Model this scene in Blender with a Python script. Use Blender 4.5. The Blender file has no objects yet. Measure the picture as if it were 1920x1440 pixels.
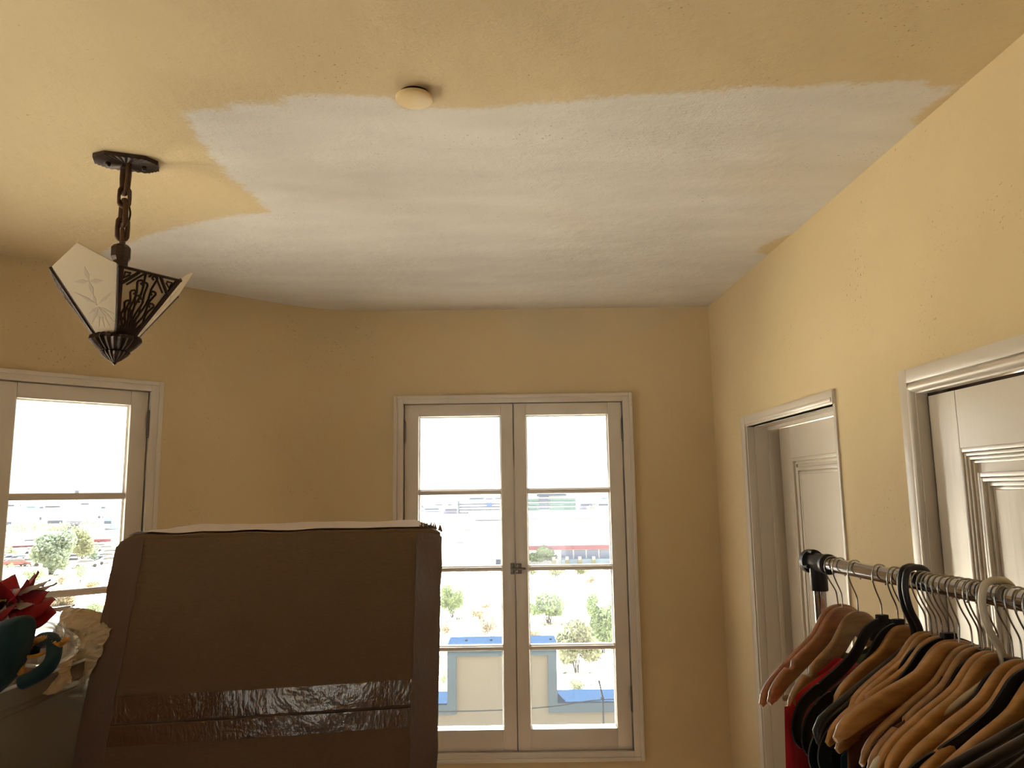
import bpy, bmesh, math, random
from math import sin, cos, pi, radians, hypot, sqrt, atan2
from mathutils import Vector, Matrix, noise
random.seed(7)
scn = bpy.context.scene
COL = scn.collection

# ---------------------------------------------------------------- camera
cam_d = bpy.data.cameras.new('camera')
cam = bpy.data.objects.new('camera', cam_d)
COL.objects.link(cam)
cam_d.sensor_fit = 'HORIZONTAL'
cam_d.sensor_width = 36.0
cam_d.lens = 36.0 * 1435.0 / 1920.0
cam_d.clip_start = 0.05
cam_d.clip_end = 9000
EYE = Vector((0, 0, 1.8))
_p, _r = radians(8.25), radians(0.81)
_f = Vector((0, cos(_p), sin(_p)))
_u0 = Vector((0, -sin(_p), cos(_p)))
_x0 = Vector((1, 0, 0))
_rt = _x0 * cos(_r) - _u0 * sin(_r)
_up = _u0 * cos(_r) + _x0 * sin(_r)
M = Matrix((_rt, _up, -_f)).transposed().to_4x4()
M.translation = EYE
cam.matrix_world = M
scn.camera = cam

# ---------------------------------------------------------------- world, sun, exposure
scn.view_settings.view_transform = 'Standard'
scn.view_settings.look = 'None'
scn.view_settings.gamma = 1
scn.view_settings.use_curve_mapping = False
scn.view_settings.exposure = 1.5
scn.cycles.use_denoising = True
scn.cycles.max_bounces = 12
scn.cycles.diffuse_bounces = 8
scn.cycles.transparent_max_bounces = 24
scn.cycles.sample_clamp_indirect = 6.0

SKY = 1.3
SUN = 28.0
world = bpy.data.worlds.new('sky')
scn.world = world
world.use_nodes = True
wn = world.node_tree.nodes
wl = world.node_tree.links
wn.clear()
w_out = wn.new('ShaderNodeOutputWorld')
w_bg = wn.new('ShaderNodeBackground')
w_tc = wn.new('ShaderNodeTexCoord')
w_sx = wn.new('ShaderNodeSeparateXYZ')
w_cr = wn.new('ShaderNodeValToRGB')
wl.new(w_tc.outputs['Generated'], w_sx.inputs[0])
wl.new(w_sx.outputs['Z'], w_cr.inputs[0])
w_cr.color_ramp.elements[0].position = 0.0
w_cr.color_ramp.elements[0].color = (1.0, 0.99, 0.97, 1)
w_cr.color_ramp.elements[1].position = 0.7
w_cr.color_ramp.elements[1].color = (0.72, 0.84, 1.0, 1)
wl.new(w_cr.outputs[0], w_bg.inputs['Color'])
w_bg.inputs['Strength'].default_value = SKY
wl.new(w_bg.outputs[0], w_out.inputs['Surface'])

sun_d = bpy.data.lights.new('sun', 'SUN')
sun_d.energy = SUN
sun_d.angle = radians(0.6)
sun_d.color = (1.0, 0.975, 0.92)
sun = bpy.data.objects.new('sun', sun_d)
COL.objects.link(sun)
_az, _el = radians(10), radians(54)      # in front of the camera and a little to the left
sdir = Vector((-sin(_az) * cos(_el), cos(_az) * cos(_el), sin(_el)))
sun.rotation_euler = sdir.to_track_quat('Z', 'Y').to_euler()
sun.location = (0, 0, 30)

# ---------------------------------------------------------------- helpers
def lin(r, g, b):
    def f(c):
        c /= 255.0
        return c / 12.92 if c <= 0.04045 else ((c + 0.055) / 1.055) ** 2.4
    return (f(r), f(g), f(b), 1.0)

def nodes(name):
    m = bpy.data.materials.new(name)
    m.use_nodes = True
    nt = m.node_tree
    nt.nodes.clear()
    out = nt.nodes.new('ShaderNodeOutputMaterial')
    b = nt.nodes.new('ShaderNodeBsdfPrincipled')
    nt.links.new(b.outputs[0], out.inputs[0])
    return m, nt, b, out

def mat(name, col, rough=0.6, metal=0.0, spec=0.5, nscale=None, namt=0.12, bump=0.0, bscale=40.0,
        stretch=None, coat=0.0, sheen=0.0, coord='Object', detail=4.0, transl=0.0):
    """a plain painted / plastic / metal surface: noise varies its colour a little, bump gives fine relief"""
    m, nt, b, out = nodes(name)
    N, L = nt.nodes, nt.links
    b.inputs['Base Color'].default_value = col
    b.inputs['Roughness'].default_value = rough
    b.inputs['Metallic'].default_value = metal
    b.inputs['Specular IOR Level'].default_value = spec
    b.inputs['Coat Weight'].default_value = coat; b.inputs['Coat Roughness'].default_value = 0.22
    b.inputs['Sheen Weight'].default_value = sheen
    if nscale or bump:
        tc = N.new('ShaderNodeTexCoord')
        mp = N.new('ShaderNodeMapping')
        if stretch: mp.inputs['Scale'].default_value = stretch
        L.new(tc.outputs[coord], mp.inputs[0])
    if nscale:
        n = N.new('ShaderNodeTexNoise')
        n.inputs['Scale'].default_value = nscale
        n.inputs['Detail'].default_value = detail
        L.new(mp.outputs[0], n.inputs['Vector'])
        mx = N.new('ShaderNodeMix'); mx.data_type = 'RGBA'
        mx.inputs[6].default_value = tuple(c * (1 - namt) for c in col[:3]) + (1,)
        mx.inputs[7].default_value = tuple(min(1, c * (1 + namt)) for c in col[:3]) + (1,)
        L.new(n.outputs['Fac'], mx.inputs[0])
        L.new(mx.outputs[2], b.inputs['Base Color'])
    if bump:
        n2 = N.new('ShaderNodeTexNoise')
        n2.inputs['Scale'].default_value = bscale
        n2.inputs['Detail'].default_value = 5
        L.new(mp.outputs[0], n2.inputs['Vector'])
        bp = N.new('ShaderNodeBump')
        bp.inputs['Strength'].default_value = bump
        bp.inputs['Distance'].default_value = 0.004
        L.new(n2.outputs['Fac'], bp.inputs['Height'])
        L.new(bp.outputs[0], b.inputs['Normal'])
    if transl:
        t = N.new('ShaderNodeBsdfTranslucent')
        t.inputs['Color'].default_value = col
        ms = N.new('ShaderNodeMixShader')
        ms.inputs[0].default_value = transl
        L.new(b.outputs[0], ms.inputs[1]); L.new(t.outputs[0], ms.inputs[2])
        L.new(ms.outputs[0], out.inputs[0])
    return m

def glass_mat(name, tint=(1, 1, 1, 1), gloss=0.07, rough=0.01, haze=0.0, hazecol=(0.8, 0.8, 0.8, 1), bump=0.0):
    m = bpy.data.materials.new(name)
    m.use_nodes = True
    nt = m.node_tree; N, L = nt.nodes, nt.links
    N.clear()
    out = N.new('ShaderNodeOutputMaterial')
    tr = N.new('ShaderNodeBsdfTransparent'); tr.inputs[0].default_value = tint
    gl = N.new('ShaderNodeBsdfGlossy'); gl.inputs['Roughness'].default_value = rough
    fr = N.new('ShaderNodeLayerWeight'); fr.inputs[0].default_value = 0.25
    mth = N.new('ShaderNodeMath'); mth.operation = 'MULTIPLY_ADD'
    mth.inputs[1].default_value = 0.6; mth.inputs[2].default_value = gloss
    L.new(fr.outputs['Fresnel'], mth.inputs[0])
    mx = N.new('ShaderNodeMixShader')
    L.new(mth.outputs[0], mx.inputs[0]); L.new(tr.outputs[0], mx.inputs[1]); L.new(gl.outputs[0], mx.inputs[2])
    last = mx
    if haze:
        di = N.new('ShaderNodeBsdfDiffuse'); di.inputs[0].default_value = hazecol
        tl = N.new('ShaderNodeBsdfTranslucent'); tl.inputs[0].default_value = hazecol
        m1 = N.new('ShaderNodeMixShader'); m1.inputs[0].default_value = 0.5
        L.new(di.outputs[0], m1.inputs[1]); L.new(tl.outputs[0], m1.inputs[2])
        m2 = N.new('ShaderNodeMixShader'); m2.inputs[0].default_value = haze
        L.new(mx.outputs[0], m2.inputs[1]); L.new(m1.outputs[0], m2.inputs[2])
        last = m2
    if bump:
        n2 = N.new('ShaderNodeTexNoise'); n2.inputs['Scale'].default_value = 25
        tc = N.new('ShaderNodeTexCoord'); L.new(tc.outputs['Object'], n2.inputs['Vector'])
        bp = N.new('ShaderNodeBump'); bp.inputs['Strength'].default_value = bump; bp.inputs['Distance'].default_value = 0.01
        L.new(n2.outputs['Fac'], bp.inputs['Height']); L.new(bp.outputs[0], gl.inputs['Normal'])
    L.new(last.outputs[0], out.inputs[0])
    return m

class MB:
    """collects shapes and links them as one mesh object"""
    def __init__(self): self.bm = bmesh.new()
    def quad(self, pts):
        vs = [self.bm.verts.new(p) for p in pts]
        return self.bm.faces.new(vs)
    def box(self, x0, x1, y0, y1, z0, z1, bev=0.0, mtx=None):
        b = bmesh.new()
        v = [b.verts.new((x, y, z)) for x in (x0, x1) for y in (y0, y1) for z in (z0, z1)]
        for f in ((0, 1, 3, 2), (4, 6, 7, 5), (0, 4, 5, 1), (2, 3, 7, 6), (0, 2, 6, 4), (1, 5, 7, 3)):
            b.faces.new([v[i] for i in f])
        bmesh.ops.recalc_face_normals(b, faces=b.faces)
        if bev:
            bmesh.ops.bevel(b, geom=b.edges[:], offset=bev, segments=2, profile=0.6, affect='EDGES')
        self.add(b, mtx)
        return self
    def add(self, b, mtx=None):
        if mtx is not None: bmesh.ops.transform(b, matrix=mtx, verts=b.verts)
        me = bpy.data.meshes.new('tmp'); b.to_mesh(me); b.free()
        self.bm.from_mesh(me); bpy.data.meshes.remove(me)
    def tube(self, pts, r, n=8, closed=False, cap=True, flat=1.0):
        pts = [Vector(p) for p in pts]
        N = len(pts)
        rr = r if isinstance(r, (list, tuple)) else [r] * N
        T = []
        for i in range(N):
            a = pts[(i - 1) % N] if (closed or i > 0) else pts[i]
            c = pts[(i + 1) % N] if (closed or i < N - 1) else pts[i]
            t = (c - a); T.append(t.normalized() if t.length > 1e-9 else Vector((0, 0, 1)))
        u = T[0].orthogonal().normalized()
        rings = []
        for i in range(N):
            u = (u - T[i] * u.dot(T[i]))
            u = u.normalized() if u.length > 1e-6 else T[i].orthogonal().normalized()
            w = T[i].cross(u)
            rings.append([self.bm.verts.new(pts[i] + (u * cos(2 * pi * k / n) + w * sin(2 * pi * k / n) * flat) * rr[i]) for k in range(n)])
        for i in range(N if closed else N - 1):
            A, B = rings[i], rings[(i + 1) % N]
            for k in range(n):
                self.bm.faces.new((A[k], A[(k + 1) % n], B[(k + 1) % n], B[k]))
        if cap and not closed:
            self.bm.faces.new(rings[0][::-1]); self.bm.faces.new(rings[-1])
        return self
    def lathe(self, prof, n=32, c=(0, 0), mod=None, cap=True):
        """prof: (r, z) from bottom to top; mod(k, i) scales the radius"""
        rings = []
        for i, (r, z) in enumerate(prof):
            rings.append([self.bm.verts.new((c[0] + (r * (mod(k, i) if mod else 1)) * cos(2 * pi * k / n),
                                             c[1] + (r * (mod(k, i) if mod else 1)) * sin(2 * pi * k / n), z)) for k in range(n)])
        for i in range(len(prof) - 1):
            for k in range(n):
                self.bm.faces.new((rings[i][k], rings[i][(k + 1) % n], rings[i + 1][(k + 1) % n], rings[i + 1][k]))
        if cap:
            self.bm.faces.new(rings[0][::-1]); self.bm.faces.new(rings[-1])
        return self
    def prism(self, pts, y0, y1, bev=0.0):
        """outline in x,z pushed from y0 to y1"""
        b = bmesh.new()
        a = [b.verts.new((p[0], y0, p[1])) for p in pts]
        c = [b.verts.new((p[0], y1, p[1])) for p in pts]
        b.faces.new(a); b.faces.new(c[::-1])
        n = len(pts)
        for i in range(n): b.faces.new((a[i], c[i], c[(i + 1) % n], a[(i + 1) % n]))
        bmesh.ops.recalc_face_normals(b, faces=b.faces)
        if bev: bmesh.ops.bevel(b, geom=b.edges[:], offset=bev, segments=1, affect='EDGES')
        self.add(b)
        return self
    def grid(self, fn, nu, nv, closed_u=False):
        V = [[self.bm.verts.new(fn(i / (nu if closed_u else nu - 1), j / (nv - 1))) for j in range(nv)] for i in range(nu)]
        for i in range(nu if closed_u else nu - 1):
            for j in range(nv - 1):
                a = V[i]; c = V[(i + 1) % nu]
                self.bm.faces.new((a[j], c[j], c[j + 1], a[j + 1]))
        return self
    def build(self, name, material, parent=None, smooth=False, merge=0.0, recalc=True, angle=None):
        if merge: bmesh.ops.remove_doubles(self.bm, verts=self.bm.verts, dist=merge)
        if recalc: bmesh.ops.recalc_face_normals(self.bm, faces=self.bm.faces)
        me = bpy.data.meshes.new(name)
        self.bm.to_mesh(me); self.bm.free()
        if material is not None: me.materials.append(material)
        if smooth:
            for p in me.polygons: p.use_smooth = True
            if angle is not None: me.set_sharp_from_angle(angle=radians(angle))
        o = bpy.data.objects.new(name, me)
        COL.objects.link(o)
        if parent is not None: o.parent = parent
        return o

def tag(o, label=None, cat=None, group=None, kind=None):
    if label: o['label'] = label
    if cat: o['category'] = cat
    if group: o['group'] = group
    if kind: o['kind'] = kind
    return o

def empty(name, mtx=None, loc=None, rz=0.0):
    o = bpy.data.objects.new(name, None)
    o.empty_display_size = 0.1
    COL.objects.link(o)
    if mtx is not None: o.matrix_world = mtx
    if loc is not None: o.location = loc; o.rotation_euler = (0, 0, rz)
    return o

def kids(o): return [c for c in bpy.data.objects if c.parent == o]

def copy_tree(o, parent=None):
    c = o.copy(); COL.objects.link(c)
    if parent is not None:
        c.parent = parent; c.matrix_parent_inverse = o.matrix_parent_inverse
    for ch in list(o.children): copy_tree(ch, c)
    return c

def frame(ox, oy, dx, dy, z=0.0):
    """matrix whose X runs along a wall (to the right seen from the room) and whose Y points out of the room"""
    X = Vector((dx, dy, 0)).normalized(); Y = Vector((-X.y, X.x, 0))
    m = Matrix((X, Y, Vector((0, 0, 1)))).transposed().to_4x4()
    m.translation = Vector((ox, oy, z))
    return m

def catmull(P, n=8):
    P = [Vector(p) for p in P]; out = []
    for i in range(len(P) - 1):
        a = P[max(i - 1, 0)]; b = P[i]; c = P[i + 1]; d = P[min(i + 2, len(P) - 1)]
        for k in range(n):
            t = k / n
            out.append(0.5 * ((2 * b) + (c - a) * t + (2 * a - 5 * b + 4 * c - d) * t * t + (3 * b - a - 3 * c + d) * t ** 3))
    out.append(P[-1])
    return out

# ---------------------------------------------------------------- paint and plaster
YEL = (0.60, 0.475, 0.282, 1)
PRIM = (0.66, 0.625, 0.58, 1)
TRIM = (0.60, 0.535, 0.455, 1)

def plaster(name, base, second=None, attr=None, bump=0.35, pits=True, soft=0.02, mixmax=1.0):
    m, nt, b, out = nodes(name)
    N, L = nt.nodes, nt.links
    b.inputs['Roughness'].default_value = 0.75
    b.inputs['Specular IOR Level'].default_value = 0.25
    tc = N.new('ShaderNodeTexCoord')
    def nz(scale, detail=3, stretch=None):
        n = N.new('ShaderNodeTexNoise'); n.inputs['Scale'].default_value = scale; n.inputs['Detail'].default_value = detail
        if stretch:
            mp = N.new('ShaderNodeMapping'); mp.inputs['Scale'].default_value = stretch
            L.new(tc.outputs['Object'], mp.inputs[0]); L.new(mp.outputs[0], n.inputs['Vector'])
        else: L.new(tc.outputs['Object'], n.inputs['Vector'])
        return n
    def mth(op, a, c):
        k = N.new('ShaderNodeMath'); k.operation = op
        for i, v in enumerate((a, c)):
            if isinstance(v, (int, float)): k.inputs[i].default_value = v
            elif v is not None: L.new(v, k.inputs[i])
        return k.outputs[0]
    def ramp(src, p0, p1, c0=(0, 0, 0, 1), c1=(1, 1, 1, 1)):
        r = N.new('ShaderNodeValToRGB'); L.new(src, r.inputs[0])
        r.color_ramp.elements[0].position = p0; r.color_ramp.elements[0].color = c0
        r.color_ramp.elements[1].position = p1; r.color_ramp.elements[1].color = c1
        return r.outputs[0]
    def mix(fac, a, c):
        mx = N.new('ShaderNodeMix'); mx.data_type = 'RGBA'
        L.new(fac, mx.inputs[0])
        for i, v in ((6, a), (7, c)):
            if isinstance(v, tuple): mx.inputs[i].default_value = v
            else: L.new(v, mx.inputs[i])
        return mx.outputs[2]
    big = nz(2.2, 3)
    colr = mix(big.outputs['Fac'], tuple(c * 0.93 for c in base[:3]) + (1,), tuple(min(1, c * 1.05) for c in base[:3]) + (1,))
    if second is not None:
        at = N.new('ShaderNodeAttribute'); at.attribute_name = attr
        e1 = nz(70, 6); e2 = nz(9, 4, (1, 3, 1))
        s = mth('ADD', at.outputs['Fac'], mth('MULTIPLY', mth('SUBTRACT', e1.outputs['Fac'], 0.5), 0.05))
        s = mth('ADD', s, mth('MULTIPLY', mth('SUBTRACT', e2.outputs['Fac'], 0.5), 0.05))
        fac = mth('MULTIPLY', ramp(mth('ADD', s, 0.5), 0.5 - soft, 0.5 + soft), mixmax)
        st = nz(3.0, 6, (1, 3, 1))          # roller streaks across the primer
        sec = mix(st.outputs['Fac'], tuple(c * 0.84 for c in second[:3]) + (1,), tuple(min(1, c * 1.10) for c in second[:3]) + (1,))
        th = nz(1.3, 2)
        thin = ramp(th.outputs['Fac'], 0.52, 0.72)
        sec = mix(mth('MULTIPLY', thin, 0.28), sec, base)
        colr = mix(fac, colr, sec)
    if pits:
        pz = nz(120, 2); cl = nz(4, 3)
        pit = mth('MULTIPLY', ramp(pz.outputs['Fac'], 0.65, 0.72), ramp(cl.outputs['Fac'], 0.52, 0.68))
        colr = mix(mth('MULTIPLY', pit, 0.6), colr, lin(80, 60, 36))
    L.new(colr, b.inputs['Base Color'])
    f1 = nz(150, 3); f2 = nz(38, 4); f3 = nz(5, 3); cl2 = nz(2.4, 3)
    rough_where = ramp(cl2.outputs['Fac'], 0.36, 0.66, (0.25, 0.25, 0.25, 1))
    h = mth('ADD', mth('MULTIPLY', f1.outputs['Fac'], 0.35), mth('MULTIPLY', f2.outputs['Fac'], 0.65))
    h = mth('MULTIPLY', h, rough_where)
    b1 = N.new('ShaderNodeBump'); b1.inputs['Strength'].default_value = bump; b1.inputs['Distance'].default_value = 0.006
    L.new(h, b1.inputs['Height'])
    b2 = N.new('ShaderNodeBump'); b2.inputs['Strength'].default_value = 0.35; b2.inputs['Distance'].default_value = 0.03
    L.new(f3.outputs['Fac'], b2.inputs['Height']); L.new(b1.outputs[0], b2.inputs['Normal'])
    L.new(b2.outputs[0], b.inputs['Normal'])
    return m

M_ceiling = plaster('ceiling_plaster', YEL, PRIM, 'primer', bump=0.8, soft=0.012)
M_wall = plaster('wall_plaster', YEL, bump=0.16)
M_rear = mat('darkened_rear_wall', lin(120, 92, 62), rough=0.5, nscale=3, namt=0.1)  # unseen rear wall, coloured dark so less light bounces onto the ceiling
M_wallback = plaster('back_wall_plaster', YEL, lin(200, 186, 160), 'primer', bump=0.16, pits=False, soft=0.03, mixmax=0.55)
M_trim = mat('taupe_trim_paint', TRIM, rough=0.34, coat=0.5, nscale=6, namt=0.05, bump=0.12, bscale=60, stretch=(1, 1, 0.15))
M_door = mat('taupe_door_paint', (0.70, 0.63, 0.53, 1), rough=0.30, coat=0.9, nscale=7, namt=0.05, bump=0.25, bscale=50, stretch=(1, 1, 0.08))
M_floor = mat('wood_floor', lin(140, 116, 88), rough=0.4, nscale=5, namt=0.25, stretch=(8, 1, 1))
M_pane = glass_mat('window_glass', (0.97, 0.985, 0.985, 1), gloss=0.02, haze=0.015)
M_hinge = mat('aged_steel', lin(105, 98, 92), rough=0.45, metal=0.7, nscale=40, namt=0.2)
M_latch = mat('painted_latch_metal', lin(128, 120, 108), rough=0.4, metal=0.6)
M_putty = mat('white_exterior_paint', lin(225, 222, 215), rough=0.6)
M_sill = mat('grey_sill_paint', (0.10, 0.10, 0.12, 1), rough=0.8, spec=0.1)
M_gapshade = mat('gap_shade', lin(40, 30, 22), rough=0.9)

# ---------------------------------------------------------------- room shell
CEIL = 2.70
TH = 0.26
def wall_part(mb, mtx, L0, L1, openings, z0=0.0, z1=CEIL, th=TH, res=None):
    """a straight wall in the frame mtx; openings = (s0, s1, z0, z1)"""
    S = sorted({L0, L1, *[o[0] for o in openings], *[o[1] for o in openings]})
    Z = sorted({z0, z1, *[o[2] for o in openings], *[o[3] for o in openings]})
    if res:
        def fine(A):
            out = []
            for a, c in zip(A, A[1:]):
                n = max(1, int((c - a) / res)); out += [a + (c - a) * k / n for k in range(n)]
            return out + [A[-1]]
        S, Z = fine(S), fine(Z)
    hole = lambda s, z: any(o[0] < s < o[1] and o[2] < z < o[3] for o in openings)
    b = bmesh.new()
    V = {}
    def v(s, y, z):
        k = (round(s, 5), y, round(z, 5))
        if k not in V: V[k] = b.verts.new((s, y, z))
        return V[k]
    for s0_, s1_ in zip(S, S[1:]):
        for a0, a1 in zip(Z, Z[1:]):
            if hole((s0_ + s1_) / 2, (a0 + a1) / 2): continue
            b.faces.new((v(s0_, 0, a0), v(s1_, 0, a0), v(s1_, 0, a1), v(s0_, 0, a1)))
            b.faces.new((v(s0_, th, a0), v(s0_, th, a1), v(s1_, th, a1), v(s1_, th, a0)))
    def side(p, q):
        b.faces.new((v(p[0], 0, p[1]), v(q[0], 0, q[1]), v(q[0], th, q[1]), v(p[0], th, p[1])))
    cell = lambda i, j: (0 <= i < len(S) - 1 and 0 <= j < len(Z) - 1 and not hole((S[i] + S[i + 1]) / 2, (Z[j] + Z[j + 1]) / 2))
    for i in range(len(S)):
        for j in range(len(Z) - 1):
            if cell(i - 1, j) != cell(i, j): side((S[i], Z[j]), (S[i], Z[j + 1]))
    for j in range(len(Z)):
        for i in range(len(S) - 1):
            if cell(i, j - 1) != cell(i, j): side((S[i], Z[j]), (S[i + 1], Z[j]))
    mb.add(b, mtx)

WZ0, WZ1 = 0.616, 2.275          # outer casing of every window
HOLE = (0.645, 2.245)
HX = 0.535
# back wall: faces the camera
F_back = frame(0.0, 3.655, 1, 0)
mb = MB()
wall_part(mb, F_back, -0.66, 0.965 + TH, [(-HX + 0.003, HX + 0.003, *HOLE)], res=0.05)
wall_back = mb.build('wall_back', M_wallback, smooth=False, merge=1e-4)
tag(wall_back, kind='structure')

def sdf_poly(x, y, P):
    d = 1e9; inside = False; n = len(P)
    for i in range(n):
        ax, ay = P[i]; bx, by = P[(i + 1) % n]
        ex, ey = bx - ax, by - ay
        t = max(0, min(1, ((x - ax) * ex + (y - ay) * ey) / (ex * ex + ey * ey)))
        d = min(d, hypot(x - ax - ex * t, y - ay - ey * t))
        if (ay > y) != (by > y) and x < (bx - ax) * (y - ay) / (by - ay) + ax: inside = not inside
    return d if inside else -d

def set_attr(o, name, fn):
    me = o.data
    a = me.attributes.new(name, 'FLOAT', 'POINT')
    mw = o.matrix_world
    a.data.foreach_set('value', [max(-0.4, min(0.4, fn(mw @ v.co))) for v in me.vertices])

# thin primer on the top of the back wall, with a drip
P_wall = [(-0.62, 2.70), (-0.62, 2.68), (-0.36, 2.665), (-0.35, 2.60), (-0.325, 2.565), (-0.30, 2.60), (-0.29, 2.665), (-0.06, 2.66), (0.0, 2.56),
          (0.30, 2.50), (0.55, 2.53), (0.74, 2.60), (0.86, 2.66), (0.90, 2.76), (-0.62, 2.76)]
set_attr(wall_back, 'primer', lambda p: sdf_poly(p.x, p.z, P_wall) if p.y < 3.7 else -0.4)

# left diagonal wall, meeting the back wall in a rounded corner
DL = Vector((1, 0.975, 0)).normalized()
PL = Vector((-1.39, 3.177, 0))
F_left = frame(PL.x, PL.y, DL.x, DL.y)
WLC = -0.645                      # window centre along the wall
mb = MB()
wall_part(mb, F_left, -1.62, 0.385, [(WLC - HX, WLC + HX, *HOLE)])
# rounded corner
a0 = Vector((-1.39, 3.177, 0)) + DL * 0.385
a1 = Vector((-0.66, 3.655, 0))
arc = []
for k in range(25):
    t = k / 24
    c = a0 + DL * 0.25
    c.y = min(c.y, 3.70)
    corner = Vector((a0.x + (3.655 - a0.y) / DL.y * DL.x, 3.655, 0))
    arc.append((1 - t) ** 2 * a0 + 2 * t * (1 - t) * corner + t * t * a1)
for p, q in zip(arc, arc[1:]):
    d = (q - p)
    wall_part(mb, frame(p.x, p.y, d.x, d.y), 0.0, d.length, [])
wall_bl = mb.build('wall_back_left', M_wall, merge=2e-4)
tag(wall_bl, kind='structure')

# left wall, rear wall, right wall
E0 = PL - DL * 1.62               # end of the diagonal wall
RY = -3.3
F_side = frame(E0.x, RY, 0, 1)
mb = MB()
SLEN = E0.y - RY
SIDE_W = (SLEN - 0.68, SLEN - 1.95)
wall_part(mb, F_side, -TH, SLEN, [(c - HX, c + HX, *HOLE) for c in SIDE_W[:1]])
wall_l = mb.build('wall_left', M_wall); tag(wall_l, kind='structure')
F_rear = frame(1.2, RY, -1, 0)
mb = MB()
RC = 0.95
wall_part(mb, F_rear, -TH, 1.2 - E0.x + TH, [(RC - HX, RC + HX, HOLE[0] - 0.5, HOLE[1] - 0.5)])
wall_r = mb.build('wall_rear', M_rear); tag(wall_r, kind='structure')

def right_y(y): return 0.965 + 0.031 * (3.65 - y)
F_right = frame(0.965, 3.655, 0.031, -1)
D1 = (3.655 - 3.165, 3.655 - 2.372)       # small recessed door, along the wall from the corner
D2 = (3.655 - 1.895, 3.655 - 1.075)
mb = MB()
wall_part(mb, F_right, 0.0, 3.655 - RY + TH, [(D1[0] - 0.005, D1[1] + 0.005, -0.001, 2.075), (D2[0] - 0.012, D2[1] + 0.012, -0.001, 2.065)], z0=-0.001)
wall_rt = mb.build('wall_right', M_wall); tag(wall_rt, kind='structure')

# ceiling with the primer patch
P_ceil = [(-.763, 1.689), (-.70, 1.675), (-.652, 1.68), (-.64, 1.652), (-.515, 1.65), (-.505, 1.623), (-.38, 1.618), (-.258, 1.63), (-.26, 1.686), (-.066, 1.686),
          (.181, 1.649), (.596, 1.607), (.934, 1.589), (.948, 1.615), (.965, 1.625), (1.023, 1.609), (1.0, 1.70), (.993, 1.78), (1.06, 1.84), (1.06, 2.56),
          (.985, 2.62), (.94, 2.72), (.93, 2.80), (.96, 2.83), (1.06, 2.85), (1.2, 3.9), (-1.3, 3.9), (-1.75, 2.95), (-1.50, 2.70), (-1.348, 2.598),
          (-1.235, 2.519), (-1.10, 2.44), (-.901, 2.355), (-.755, 2.335), (-.77, 2.20), (-.788, 2.047), (-.785, 1.90), (-.78, 1.776)]
mb = MB()
mb.grid(lambda u, v: (-2.9 + 4.4 * u, -3.6 + 7.6 * v, CEIL), 177, 305)
ceiling = mb.build('ceiling', M_ceiling, recalc=False)
for p in ceiling.data.polygons: pass
ceiling.data.flip_normals()
tag(ceiling, kind='structure')
set_attr(ceiling, 'primer', lambda p: sdf_poly(p.x, p.y, P_ceil))
mb = MB(); mb.box(-3.0, 1.6, -3.7, 4.05, CEIL + 0.012, CEIL + 0.3)
o = mb.build('roof_slab', M_wall, ceiling)
mb = MB(); mb.box(-3.0, 1.6, -3.7, 3.93, -0.25, 0.0)
floor = mb.build('floor', M_floor); tag(floor, kind='structure')

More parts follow.
